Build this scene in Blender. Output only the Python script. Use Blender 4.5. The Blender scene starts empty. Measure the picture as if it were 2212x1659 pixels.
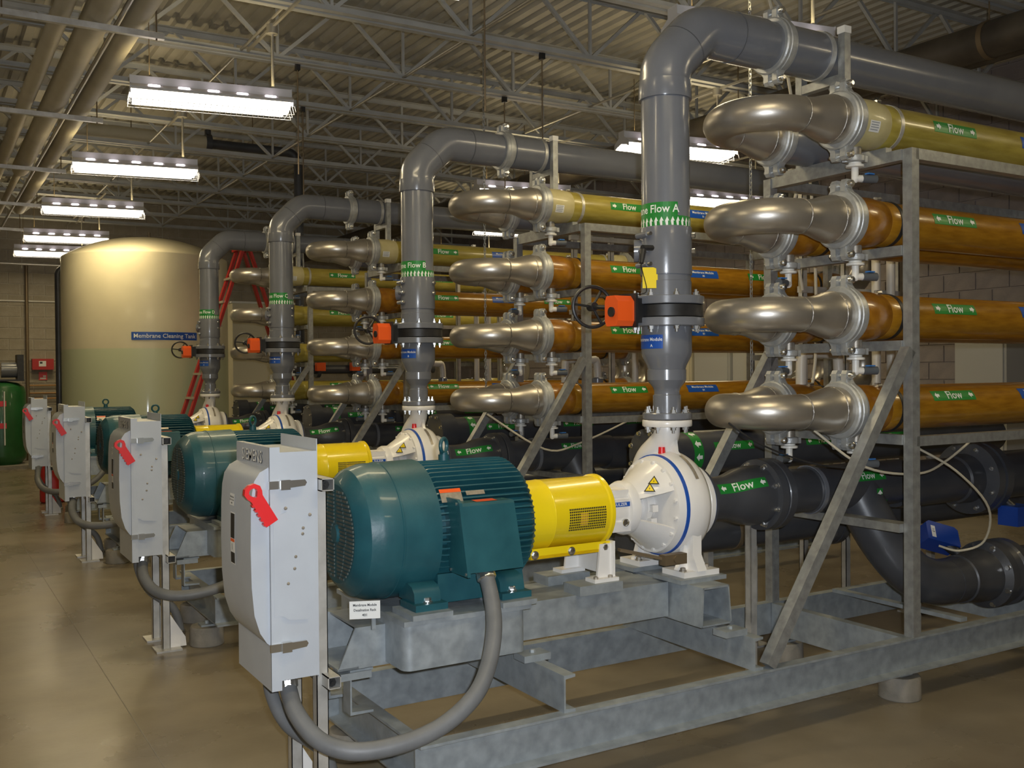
import bpy, bmesh, math, random
from mathutils import Vector, Matrix
random.seed(7)
SC = bpy.context.scene
COL = SC.collection
PI = math.pi
R = math.radians
V = Vector

# ---------------------------------------------------------------- camera
cam_d = bpy.data.cameras.new('camera')
cam = bpy.data.objects.new('camera', cam_d)
COL.objects.link(cam)
cam_d.sensor_width = 36.0
cam_d.lens = 36.0 * 2150.0 / 2212.0
cam_d.clip_start = 0.05
cam_d.clip_end = 100
_yaw, _pit, _rol = R(59.085), R(-0.673), R(-0.476)
_f = V((math.cos(_yaw) * math.cos(_pit), math.sin(_yaw) * math.cos(_pit), math.sin(_pit)))
_r = V((math.sin(_yaw), -math.cos(_yaw), 0))
_u = _r.cross(_f)
_c, _s = math.cos(_rol), math.sin(_rol)
_r2 = _c * _r + _s * _u
_u2 = -_s * _r + _c * _u
cam.matrix_world = Matrix(((_r2.x, _u2.x, -_f.x, 0), (_r2.y, _u2.y, -_f.y, 0), (_r2.z, _u2.z, -_f.z, 1.55), (0, 0, 0, 1)))
SC.camera = cam

# ---------------------------------------------------------------- world, flash, exposure
w = bpy.data.worlds.new('world')
SC.world = w
w.use_nodes = True
w.node_tree.nodes['Background'].inputs[0].default_value = (0.8, 0.7, 0.5, 1)
w.node_tree.nodes['Background'].inputs[1].default_value = 0.02
SC.view_settings.view_transform = 'Standard'
SC.view_settings.look = 'None'
SC.view_settings.gamma = 1
SC.view_settings.exposure = 0.0
SC.view_settings.use_curve_mapping = False
FLASH = 102
LAMP_W = 19.5
LAMP_COL = (1.0, 0.80, 0.42)
TUBE_EMIT = 14

def light(name, kind, loc, energy, color, size=None, rot=None, parent=None):
    d = bpy.data.lights.new(name, kind)
    d.energy = energy
    d.color = color
    o = bpy.data.objects.new(name, d)
    COL.objects.link(o)
    o.location = loc
    if rot: o.rotation_euler = rot
    if parent: o.parent = parent
    return o, d

# the camera's own flash, a hand's breadth above and right of the lens
fl, fd = light('camera_flash', 'SPOT', (0.05, -0.035, 1.61), FLASH * 4, (0.86, 0.92, 1.0))
fd.shadow_soft_size = 0.02
fd.spot_size = R(110)
fd.spot_blend = 0.9
fl.rotation_euler = cam.matrix_world.to_euler()

# ---------------------------------------------------------------- materials
def mat(name, col, rough=0.5, metal=0.0, col2=None, scale=8.0, bump=0.0, bscale=60.0, coat=0.0,
        stretch=None, kind='NOISE', lo=0.35, hi=0.65, rvar=0.0, spec=0.5, detail=4, trans=0.0):
    m = bpy.data.materials.new(name)
    m.use_nodes = True
    nt = m.node_tree
    b = nt.nodes['Principled BSDF']
    b.inputs['Base Color'].default_value = (*col, 1)
    b.inputs['Roughness'].default_value = rough
    b.inputs['Metallic'].default_value = metal
    b.inputs['Coat Weight'].default_value = coat
    b.inputs['Coat Roughness'].default_value = 0.08
    b.inputs['Specular IOR Level'].default_value = spec
    tc = nt.nodes.new('ShaderNodeTexCoord')
    mp = nt.nodes.new('ShaderNodeMapping')
    nt.links.new(tc.outputs['Object'], mp.inputs[0])
    if stretch: mp.inputs['Scale'].default_value = stretch
    if col2 is not None or rvar:
        if kind == 'VORONOI':
            t = nt.nodes.new('ShaderNodeTexVoronoi')
            t.inputs['Scale'].default_value = scale
            src = nt.nodes.new('ShaderNodeSeparateColor')
            nt.links.new(t.outputs['Color'], src.inputs[0])
            out = src.outputs[0]
        else:
            t = nt.nodes.new('ShaderNodeTexNoise')
            t.inputs['Scale'].default_value = scale
            t.inputs['Detail'].default_value = detail
            out = t.outputs[0]
        nt.links.new(mp.outputs[0], t.inputs['Vector'])
        mr = nt.nodes.new('ShaderNodeMapRange')
        mr.inputs[1].default_value = lo
        mr.inputs[2].default_value = hi
        nt.links.new(out, mr.inputs[0])
        if col2 is not None:
            mx = nt.nodes.new('ShaderNodeMix')
            mx.data_type = 'RGBA'
            mx.inputs[6].default_value = (*col, 1)
            mx.inputs[7].default_value = (*col2, 1)
            nt.links.new(mr.outputs[0], mx.inputs[0])
            nt.links.new(mx.outputs[2], b.inputs['Base Color'])
        if rvar:
            m2 = nt.nodes.new('ShaderNodeMapRange')
            m2.inputs[3].default_value = rough - rvar
            m2.inputs[4].default_value = rough + rvar
            nt.links.new(mr.outputs[0], m2.inputs[0])
            nt.links.new(m2.outputs[0], b.inputs['Roughness'])
    if bump:
        n = nt.nodes.new('ShaderNodeTexNoise')
        n.inputs['Scale'].default_value = bscale
        n.inputs['Detail'].default_value = 3
        nt.links.new(mp.outputs[0], n.inputs['Vector'])
        bp = nt.nodes.new('ShaderNodeBump')
        bp.inputs['Strength'].default_value = bump
        bp.inputs['Distance'].default_value = 0.01
        nt.links.new(n.outputs[0], bp.inputs['Height'])
        nt.links.new(bp.outputs[0], b.inputs['Normal'])
    return m

def emis(name, col, s):
    m = bpy.data.materials.new(name)
    m.use_nodes = True
    b = m.node_tree.nodes['Principled BSDF']
    b.inputs['Base Color'].default_value = (*col, 1)
    b.inputs['Emission Color'].default_value = (*col, 1)
    b.inputs['Emission Strength'].default_value = s
    return m

M = {}
M['galv'] = mat('galvanised steel', (0.26, 0.29, 0.31), 0.46, 0.3, (0.375, 0.41, 0.43), 20, 0.06, 60, lo=0.3, hi=0.7, rvar=0.08, detail=10)
M['tube'] = mat('galvanised tube', (0.27, 0.275, 0.27), 0.42, 0.5, (0.40, 0.41, 0.40), 26, 0.05, 90, lo=0.3, hi=0.7)
M['strut'] = mat('plated strut', (0.50, 0.49, 0.46), 0.42, 0.55, (0.66, 0.65, 0.62), 14)
M['stainless'] = mat('brushed stainless', (0.53, 0.495, 0.44), 0.38, 0.8, (0.34, 0.31, 0.27), 4, 0.012, 90, lo=0.42, hi=0.80, rvar=0.05, detail=8)
M['seam'] = mat('weld bead', (0.55, 0.52, 0.48), 0.4, 0.9, (0.28, 0.26, 0.24), 60, 0.3, 200)
M['cast'] = mat('cast clamp', (0.50, 0.51, 0.50), 0.45, 0.45, (0.40, 0.41, 0.41), 22, 0.15, 90)
M['bolt'] = mat('zinc bolt', (0.68, 0.68, 0.66), 0.25, 0.95)
M['pvc'] = mat('grey pipe plastic', (0.155, 0.164, 0.188), 0.25, 0.0, (0.175, 0.184, 0.206), 5, 0.02, 60, coat=0.25)
M['pvc_dark'] = mat('grey joint', (0.07, 0.075, 0.085), 0.4)
M['black_pipe'] = mat('black pipe plastic', (0.045, 0.048, 0.056), 0.36, 0.0, (0.060, 0.063, 0.072), 6, 0.03, 60, coat=0.15)
M['black'] = mat('black rubber', (0.012, 0.012, 0.013), 0.45, 0, (0.022, 0.022, 0.024), 20)
M['orange'] = mat('amber fibreglass', (0.25, 0.108, 0.006), 0.28, 0.0, (0.39, 0.19, 0.014), 14, 0.06, 60, coat=0.4, stretch=(0.6, 3, 3), lo=0.3, hi=0.7)
M['amber_cap'] = mat('dark amber fibreglass', (0.23, 0.084, 0.006), 0.30, 0.0, (0.38, 0.165, 0.012), 16, 0.08, 60, coat=0.4, lo=0.3, hi=0.7)
M['yellow_frp'] = mat('yellow fibreglass', (0.30, 0.235, 0.040), 0.34, 0.0, (0.40, 0.325, 0.065), 10, 0.05, 60, coat=0.3, stretch=(0.6, 3, 3))
M['cream_frp'] = mat('pale fibreglass', (0.50, 0.43, 0.20), 0.42, 0.0, (0.57, 0.50, 0.26), 8, 0.08, 50, coat=0.2)
M['white'] = mat('white enamel', (0.82, 0.80, 0.77), 0.30, 0, (0.76, 0.74, 0.71), 7, 0.08, 40, coat=0.2, lo=0.4, hi=0.8)
M['white_plastic'] = mat('white plastic', (0.8, 0.78, 0.72), 0.35)
M['pvc_white'] = mat('white pipe plastic', (0.62, 0.58, 0.50), 0.4)
M['teal'] = mat('blue green motor paint', (0.010, 0.072, 0.092), 0.42, 0, (0.018, 0.10, 0.122), 9, 0.06, 70, coat=0.15, lo=0.3, hi=0.7)
M['teal_dk'] = mat('grille backing', (0.012, 0.03, 0.035), 0.6)
M['tan'] = mat('dusty grille', (0.11, 0.12, 0.10), 0.7, 0, (0.05, 0.07, 0.065), 30)
M['yellow'] = mat('safety yellow', (0.90, 0.68, 0.012), 0.28, 0, (0.86, 0.64, 0.010), 4, coat=0.4)
M['box'] = mat('light grey enamel', (0.51, 0.545, 0.59), 0.36, 0.1, (0.47, 0.50, 0.545), 5, 0.03, 120)
M['box_seam'] = mat('grey enamel seam', (0.30, 0.32, 0.34), 0.5)
M['red'] = mat('red plastic', (0.72, 0.022, 0.025), 0.35, coat=0.3)
M['red_dull'] = mat('red paint', (0.42, 0.018, 0.014), 0.45)
M['act_red'] = mat('orange red actuator', (0.84, 0.11, 0.015), 0.32, coat=0.3)
M['blue'] = mat('blue enamel', (0.012, 0.055, 0.32), 0.35, coat=0.2)
M['blue_lab'] = mat('blue label', (0.012, 0.085, 0.42), 0.4)
M['green_lab'] = mat('green label', (0.015, 0.235, 0.035), 0.4)
M['ink_white'] = mat('white print', (0.85, 0.87, 0.82), 0.5)
M['ink_black'] = mat('black print', (0.02, 0.02, 0.02), 0.5)
M['sticker'] = mat('white sticker', (0.75, 0.75, 0.72), 0.5)
M['plate'] = mat('nameplate metal', (0.42, 0.38, 0.32), 0.45, 0.6, (0.3, 0.27, 0.22), 50)
M['conduit'] = mat('grey flexible conduit', (0.13, 0.135, 0.14), 0.5, 0, (0.16, 0.165, 0.17), 10, 0.05, 60)
M['emt'] = mat('steel conduit', (0.45, 0.43, 0.38), 0.4, 0.6)
M['concrete'] = mat('pad concrete', (0.19, 0.175, 0.145), 0.8, 0, (0.27, 0.245, 0.205), 12, 0.3, 40)
M['deck'] = mat('painted roof deck', (0.46, 0.44, 0.38), 0.5, 0, (0.40, 0.38, 0.32), 3)
M['joist'] = mat('painted joist', (0.44, 0.45, 0.44), 0.5, 0, (0.37, 0.375, 0.37), 4)
M['insul'] = mat('cream pipe jacket', (0.50, 0.46, 0.34), 0.55, 0, (0.44, 0.40, 0.29), 3, 0.05, 30)
M['dark_duct'] = mat('brown pipe jacket', (0.10, 0.085, 0.065), 0.4, 0.2, (0.06, 0.05, 0.04), 4)
M['mortar'] = mat('mortar', (0.50, 0.45, 0.38), 0.9, 0, (0.42, 0.38, 0.31), 10)
M['block'] = mat('tan concrete block', (0.29, 0.255, 0.19), 0.85, 0, (0.35, 0.31, 0.24), 6, 0.4, 50)
M['block_grey'] = mat('grey violet concrete block', (0.20, 0.175, 0.175), 0.85, 0, (0.24, 0.21, 0.20), 6, 0.4, 50)
M['mortar_grey'] = mat('grey mortar', (0.28, 0.25, 0.24), 0.9)
M['plaster'] = mat('plain wall', (0.34, 0.31, 0.26), 0.9, 0, (0.38, 0.34, 0.29), 3)
M['green_tank'] = mat('green enamel', (0.012, 0.085, 0.020), 0.35, 0, (0.016, 0.11, 0.028), 5, coat=0.3)
M['cabinet'] = mat('cabinet grey', (0.42, 0.42, 0.40), 0.45)
M['cream'] = mat('cream panel', (0.60, 0.55, 0.40), 0.5)
M['fixture'] = mat('white lamp housing', (0.62, 0.61, 0.60), 0.35, 0.1)
M['reflector'] = mat('polished reflector', (0.9, 0.9, 0.88), 0.2, 0.6)
M['lamp'] = emis('fluorescent tube', (1.0, 0.93, 0.80), TUBE_EMIT)
M['lens'] = emis('tube bloom glow', (1.0, 0.93, 0.80), 5)  # glow put in for the bloom around the tubes, not a real lens
M['hole'] = emis('lit slot', (1.0, 0.88, 0.98), 6)
M['rod'] = mat('rusty rod', (0.20, 0.15, 0.09), 0.5, 0.5)
M['cable'] = mat('cream tubing', (0.55, 0.50, 0.38), 0.5)
M['tan_hose'] = mat('orange brown conduit', (0.42, 0.22, 0.07), 0.5)
M['glassy'] = mat('ladder aluminium', (0.5, 0.45, 0.35), 0.45, 0.5)
M['valve_grey'] = mat('grey plastic handle', (0.10, 0.11, 0.12), 0.4)
M['valve_blue'] = mat('blue plastic tab', (0.05, 0.20, 0.55), 0.4)

# floor: sealed glossy concrete with soft mottling
def floor_mat():
    m = mat('sealed concrete floor', (0.20, 0.165, 0.112), 0.30, 0, (0.265, 0.222, 0.152), 1.1, 0.05, 25, lo=0.3, hi=0.7, rvar=0.09, spec=0.45, detail=7)
    nt = m.node_tree
    b = nt.nodes['Principled BSDF']
    mx0 = [n for n in nt.nodes if n.type == 'MIX'][0]
    mp = [n for n in nt.nodes if n.type == 'MAPPING'][0]
    n2 = nt.nodes.new('ShaderNodeTexNoise')
    n2.inputs['Scale'].default_value = 4.5
    n2.inputs['Detail'].default_value = 8
    nt.links.new(mp.outputs[0], n2.inputs['Vector'])
    mr = nt.nodes.new('ShaderNodeMapRange')
    mr.inputs[1].default_value = 0.40
    mr.inputs[2].default_value = 0.78
    mr.inputs[4].default_value = 0.55
    nt.links.new(n2.outputs[0], mr.inputs[0])
    mx = nt.nodes.new('ShaderNodeMix')
    mx.data_type = 'RGBA'
    mx.inputs[7].default_value = (0.15, 0.122, 0.08, 1)
    nt.links.new(mr.outputs[0], mx.inputs[0])
    nt.links.new(mx0.outputs[2], mx.inputs[6])
    nt.links.new(mx.outputs[2], b.inputs['Base Color'])
    return m
M['floor'] = floor_mat()

# storage tank: cream translucent shell, faintly greener below the liquid line
def tank_mat():
    m = mat('cream tank shell', (0.66, 0.60, 0.41), 0.42, 0, (0.60, 0.545, 0.37), 2.2, 0.04, 8, coat=0.15)
    nt = m.node_tree
    b = nt.nodes['Principled BSDF']
    mx0 = [n for n in nt.nodes if n.type == 'MIX'][0]
    geo = nt.nodes.new('ShaderNodeNewGeometry')
    sx = nt.nodes.new('ShaderNodeSeparateXYZ')
    nt.links.new(geo.outputs['Position'], sx.inputs[0])
    mr = nt.nodes.new('ShaderNodeMapRange')
    mr.inputs[1].default_value = 1.915
    mr.inputs[2].default_value = 1.895
    nt.links.new(sx.outputs[2], mr.inputs[0])
    mx = nt.nodes.new('ShaderNodeMix')
    mx.data_type = 'RGBA'
    mx.inputs[7].default_value = (0.52, 0.56, 0.36, 1)
    nt.links.new(mr.outputs[0], mx.inputs[0])
    nt.links.new(mx0.outputs[2], mx.inputs[6])
    nt.links.new(mx.outputs[2], b.inputs['Base Color'])
    return m
M['tank'] = tank_mat()

# ---------------------------------------------------------------- mesh builder
def frame(d):
    d = V(d).normalized()
    a = V((0, 0, 1)) if abs(d.z) < 0.9 else V((1, 0, 0))
    u = a.cross(d).normalized()
    return u, d.cross(u).normalized(), d

class MB:
    def __init__(s):
        s.v = []; s.f = []; s.m = []
        s.cm = 0
    def face(s, idx):
        s.f.append(tuple(idx)); s.m.append(s.cm)
    def box(s, lo, hi):
        x0, y0, z0 = lo; x1, y1, z1 = hi
        b = len(s.v)
        s.v += [V((x0, y0, z0)), V((x1, y0, z0)), V((x1, y1, z0)), V((x0, y1, z0)), V((x0, y0, z1)), V((x1, y0, z1)), V((x1, y1, z1)), V((x0, y1, z1))]
        for q in ((0, 3, 2, 1), (4, 5, 6, 7), (0, 1, 5, 4), (1, 2, 6, 5), (2, 3, 7, 6), (3, 0, 4, 7)):
            s.face([b + i for i in q])
        return s
    def cbox(s, c, d):
        return s.box([c[i] - d[i] / 2 for i in range(3)], [c[i] + d[i] / 2 for i in range(3)])
    def bar(s, p, q, wd, ht, up=(0, 0, 1)):
        p, q = V(p), V(q)
        d = (q - p).normalized()
        up = V(up)
        if abs(d.dot(up)) > 0.95: up = V((1, 0, 0))
        a = d.cross(up).normalized() * wd / 2
        c = a.cross(d).normalized() * ht / 2
        b = len(s.v)
        for e in (p, q):
            s.v += [e - a - c, e + a - c, e + a + c, e - a + c]
        for t in ((0, 3, 2, 1), (4, 5, 6, 7), (0, 1, 5, 4), (1, 2, 6, 5), (2, 3, 7, 6), (3, 0, 4, 7)):
            s.face([b + i for i in t])
        return s
    def lathe(s, o, d, prof, n=32, caps=True, a0=0, a1=2 * PI):
        """prof: (t, r) along d from o"""
        o = V(o)
        u, w_, d = frame(d)
        full = abs(a1 - a0 - 2 * PI) < 1e-6
        b = len(s.v)
        m_ = n if full else n + 1
        for t, r in prof:
            for k in range(m_):
                a = a0 + (a1 - a0) * k / n
                s.v.append(o + d * t + (u * math.cos(a) + w_ * math.sin(a)) * r)
        for i in range(len(prof) - 1):
            for k in range(n):
                k2 = (k + 1) % m_ if full else k + 1
                s.face((b + i * m_ + k, b + i * m_ + k2, b + (i + 1) * m_ + k2, b + (i + 1) * m_ + k))
        if caps and full:
            if prof[0][1] > 1e-6: s.face([b + k for k in range(m_)][::-1])
            e = b + (len(prof) - 1) * m_
            if prof[-1][1] > 1e-6: s.face([e + k for k in range(m_)])
        return s
    def cyl(s, p, q, r, r2=None, n=16):
        p, q = V(p), V(q)
        return s.lathe(p, q - p, [(0, r), ((q - p).length, r if r2 is None else r2)], n)
    def tube(s, pts, rad, n=12, caps=True):
        pts = [V(p) for p in pts]
        N = len(pts)
        if not hasattr(rad, '__len__'): rad = [rad] * N
        tang = [(pts[min(i + 1, N - 1)] - pts[max(i - 1, 0)]).normalized() for i in range(N)]
        u, w_, _ = frame(tang[0])
        b = len(s.v)
        for i in range(N):
            if i:
                q = tang[i - 1].rotation_difference(tang[i])
                u = q @ u; w_ = q @ w_
            for k in range(n):
                a = 2 * PI * k / n
                s.v.append(pts[i] + (u * math.cos(a) + w_ * math.sin(a)) * rad[i])
        for i in range(N - 1):
            for k in range(n):
                k2 = (k + 1) % n
                s.face((b + i * n + k, b + i * n + k2, b + (i + 1) * n + k2, b + (i + 1) * n + k))
        if caps:
            s.face([b + k for k in range(n)][::-1])
            s.face([b + (N - 1) * n + k for k in range(n)])
        return s
    def prism(s, poly, o, ax, ay, az, h):
        """poly of 2D points in (ax, ay) at o, extruded along az by h"""
        o, ax, ay, az = V(o), V(ax), V(ay), V(az)
        b = len(s.v); n = len(poly)
        for t in (0, h):
            for x, y in poly: s.v.append(o + ax * x + ay * y + az * t)
        flip = ax.cross(ay).dot(az) * h < 0
        def F(q): s.face(q[::-1] if flip else q)
        F([b + k for k in range(n)][::-1])
        F([b + n + k for k in range(n)])
        for k in range(n):
            k2 = (k + 1) % n
            F([b + k, b + k2, b + n + k2, b + n + k])
        return s
    def hexbolt(s, p, d, r=0.014, h=0.012):
        return s.lathe(p, d, [(0, r), (h, r), (h, r * 0.0)] if 0 else [(0, r), (h * 0.85, r), (h, r * 0.8)], 6)
    def torus(s, c, d, R_, r, n=28, m_=8, a0=0, a1=2 * PI):
        u, w_, d = frame(d)
        c = V(c)
        k = n
        pts = [c + (u * math.cos(a0 + (a1 - a0) * i / k) + w_ * math.sin(a0 + (a1 - a0) * i / k)) * R_ for i in range(k + 1)]
        if abs(a1 - a0 - 2 * PI) < 1e-6:
            b = len(s.v)
            for i in range(k):
                a = 2 * PI * i / k
                rd = u * math.cos(a) + w_ * math.sin(a)
                for j in range(m_):
                    t = 2 * PI * j / m_
                    s.v.append(c + rd * (R_ + r * math.cos(t)) + d * r * math.sin(t))
            for i in range(k):
                for j in range(m_):
                    i2, j2 = (i + 1) % k, (j + 1) % m_
                    s.face((b + i * m_ + j, b + i2 * m_ + j, b + i2 * m_ + j2, b + i * m_ + j2))
            return s
        return s.tube(pts, r, m_)
    def mesh(s, name, mats, off=V((0, 0, 0)), ang=38):
        me = bpy.data.meshes.new(name)
        me.from_pydata([tuple(v - off) for v in s.v], [], s.f)
        bm = bmesh.new(); bm.from_mesh(me)
        bmesh.ops.recalc_face_normals(bm, faces=bm.faces)
        bm.to_mesh(me); bm.free()
        for m in (mats if isinstance(mats, (list, tuple)) else [mats]): me.materials.append(M[m])
        me.polygons.foreach_set('material_index', s.m)
        me.shade_smooth()
        me.set_sharp_from_angle(angle=R(ang))
        me.update()
        return me

def link(name, me, parent=None):
    o = bpy.data.objects.new(name, me)
    COL.objects.link(o)
    if parent is not None: o.parent = parent
    return o

def tag(o, label=None, cat=None, group=None, kind=None):
    if label: o['label'] = label
    if cat: o['category'] = cat
    if group: o['group'] = group
    if kind: o['kind'] = kind
    return o

def thing(name, loc, label, cat, group=None):
    o = bpy.data.objects.new(name, None)
    COL.objects.link(o)
    o.empty_display_size = 0.1
    o.location = loc
    tag(o, label, cat, group)
    o['base'] = (0.0, 0.0, 0.0)
    del o['base']
    return o

ROOTLOC = {}
def rootloc(p):
    q = p
    while q.parent is not None: q = q.parent
    return V(q.location)

def part(root, name, mb, m, label=None, ang=38, kind=None):
    """mb in world coordinates of the first skid; stored relative to its thing's base"""
    o = link(name, mb.mesh(name, m, rootloc(root), ang), root)
    if label: o['label'] = label
    if kind: o['kind'] = kind
    return o

def solo(name, mb, m, label, cat, group=None, loc=None, kind=None, ang=38):
    if loc is None:
        n = len(mb.v)
        loc = V((sum(v.x for v in mb.v) / n, sum(v.y for v in mb.v) / n, min(v.z for v in mb.v)))
    o = link(name, mb.mesh(name, m, V(loc), ang))
    o.location = loc
    return tag(o, label, cat, group, kind)

def struct(name, mb, m, ang=38):
    o = link(name, mb.mesh(name, m, V((0, 0, 0)), ang))
    o['kind'] = 'structure'
    return o

def copy_tree(o, parent=None):
    c = o.copy()
    COL.objects.link(c)
    if parent is not None: c.parent = parent
    for ch in list(o.children): copy_tree(ch, c)
    return c

def dup(root, dy, label, dx=0):
    c = copy_tree(root)
    c.location = V(root.location) + V((dx, dy, 0))
    c['label'] = label
    return c

# ---------------------------------------------------------------- lettering
_tc = {}
def text2d(s, size, bold=0.0):
    key = (s, size, bold)
    if key in _tc: return _tc[key]
    cu = bpy.data.curves.new('t', 'FONT')
    cu.body = s; cu.size = size; cu.align_x = 'CENTER'; cu.align_y = 'CENTER'; cu.offset = bold
    cu.resolution_u = 2
    ob = bpy.data.objects.new('t', cu)
    COL.objects.link(ob)
    dg = bpy.context.evaluated_depsgraph_get()
    me = bpy.data.meshes.new_from_object(ob.evaluated_get(dg))
    vs = [(v.co.x, v.co.y) for v in me.vertices]
    fs = [tuple(p.vertices) for p in me.polygons]
    bpy.data.objects.remove(ob); bpy.data.curves.remove(cu); bpy.data.meshes.remove(me)
    _tc[key] = (vs, fs)
    return vs, fs

ARROW = [(-0.5, 0.0), (0.0, 0.5), (0.0, 0.22), (0.5, 0.22), (0.5, -0.22), (0.0, -0.22), (0.0, -0.5)]
def arrow(cx, cy, sz, ang):
    c, s_ = math.cos(ang), math.sin(ang)
    return [(cx + (x * c - y * s_) * sz, cy + (x * s_ + y * c) * sz) for x, y in ARROW]

def label_mesh(name, items, fmap, cut=None, mats=('green_lab', 'ink_white'), off=V((0, 0, 0))):
    """items: ('rect',x0,y0,x1,y1,mat,h) ('poly',pts,mat,h) ('text',str,size,cx,cy,mat,h,bold,sx); fmap(x,y,h)->world"""
    bm = bmesh.new()
    hl = bm.verts.layers.float.new('h')
    for it in items:
        if it[0] == 'rect':
            _, x0, y0, x1, y1, mi, h = it
            vs = [bm.verts.new((x, y, 0)) for x, y in ((x0, y0), (x1, y0), (x1, y1), (x0, y1))]
            for v in vs: v[hl] = h
            f = bm.faces.new(vs); f.material_index = mi
        elif it[0] == 'poly':
            _, pts, mi, h = it
            vs = [bm.verts.new((x, y, 0)) for x, y in pts]
            for v in vs: v[hl] = h
            f = bm.faces.new(vs); f.material_index = mi
        else:
            _, st, size, cx, cy, mi, h, bold, sx = it
            tv, tf = text2d(st, size, bold)
            vs = [bm.verts.new((cx + x * sx, cy + y, 0)) for x, y in tv]
            for v in vs: v[hl] = h
            for q in tf:
                try:
                    f = bm.faces.new([vs[i] for i in q]); f.material_index = mi
                except ValueError: pass
    bmesh.ops.triangulate(bm, faces=bm.faces)
    if cut:
        dx, dy = cut
        for step, no, ix in ((dx, (1, 0, 0), 0), (dy, (0, 1, 0), 1)):
            if not step: continue
            cs = [v.co[ix] for v in bm.verts]
            a, b = min(cs), max(cs)
            k = math.floor(a / step) + 1
            while k * step < b - 1e-6:
                co = [0, 0, 0]; co[ix] = k * step
                bmesh.ops.bisect_plane(bm, geom=bm.verts[:] + bm.edges[:] + bm.faces[:], plane_co=co, plane_no=no)
                k += 1
    hl = bm.verts.layers.float['h']
    for v in bm.verts:
        p = V(fmap(v.co.x, v.co.y, v[hl]))
        v.co = p - off
    me = bpy.data.meshes.new(name)
    bm.to_mesh(me); bm.free()
    for m in mats: me.materials.append(M[m])
    return me

def on_xpipe(x0, yc, zc, r, phi):
    def f(s, t, h):
        a = phi + t / r
        return (x0 + s, yc - (r + h) * math.cos(a), zc + (r + h) * math.sin(a))
    return f
def on_zpipe(xc, yc, z0, r, psi):
    def f(s, t, h):
        a = psi + s / r
        return (xc + (r + h) * math.cos(a), yc + (r + h) * math.sin(a), z0 + t)
    return f
def on_plane(o, ax, ay):
    o, ax, ay = V(o), V(ax).normalized(), V(ay).normalized()
    n = ax.cross(ay)
    return lambda s, t, h: o + ax * s + ay * t + n * h

def add_label(root, name, items, fmap, cut=None, mats=('green_lab', 'ink_white')):
    me = label_mesh(name, items, fmap, cut, mats, rootloc(root))
    return link(name, me, root)

def flow_items(L=0.20, Hh=0.052, left=True, sz=0.042):
    a = 0 if left else PI
    return [('rect', -L / 2, -Hh / 2, L / 2, Hh / 2, 0, 0.0012),
            ('poly', arrow(-L * 0.40, 0, Hh * 0.62, a), 1, 0.003),
            ('poly', arrow(L * 0.40, 0, Hh * 0.62, a), 1, 0.003),
            ('text', 'Flow', sz, 0, -0.001, 1, 0.003, 0.0006, 1.0)]

SK = ['nearest', 'second', 'third', 'farthest']
OFF = [0.0, 2.6206, 5.5649, 8.2314]

# ================================================================ THE ROOM
X0, X1, Y0, Y1, ZC = -2.6, 10.3, -4.0, 20.3, 4.90
struct('floor', MB().box((X0, Y0, -0.1), (X1, Y1, 0)), 'floor')
# saw-cut joints in the slab
j = MB()
for x in (0.82, 8.2): j.box((x, Y0, 0.0003), (x + 0.004, Y1, 0.0010))
struct('trim_1', j, 'concrete')
# ceiling: ribbed steel deck, ribs along y
c = MB()
x = X0
pitch = 0.152
n = int((X1 - X0) / pitch) + 1
poly = []
for i in range(n):
    a = X0 + i * pitch
    poly += [(a, 0.038), (a + 0.045, 0.038), (a + 0.062, 0.0), (a + 0.135, 0.0)]
poly += [(X1 + 0.1, 0.0)]
b0 = len(c.v)
for (px_, pz) in poly:
    c.v.append(V((px_, Y0, ZC + pz))); c.v.append(V((px_, Y1, ZC + pz)))
for i in range(len(poly) - 1):
    c.face((2 * i, 2 * i + 1, 2 * i + 3, 2 * i + 2))
c.box((X0, Y0, ZC + 0.05), (X1, Y1, ZC + 0.15))
struct('ceiling', c, 'deck', 20)

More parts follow.
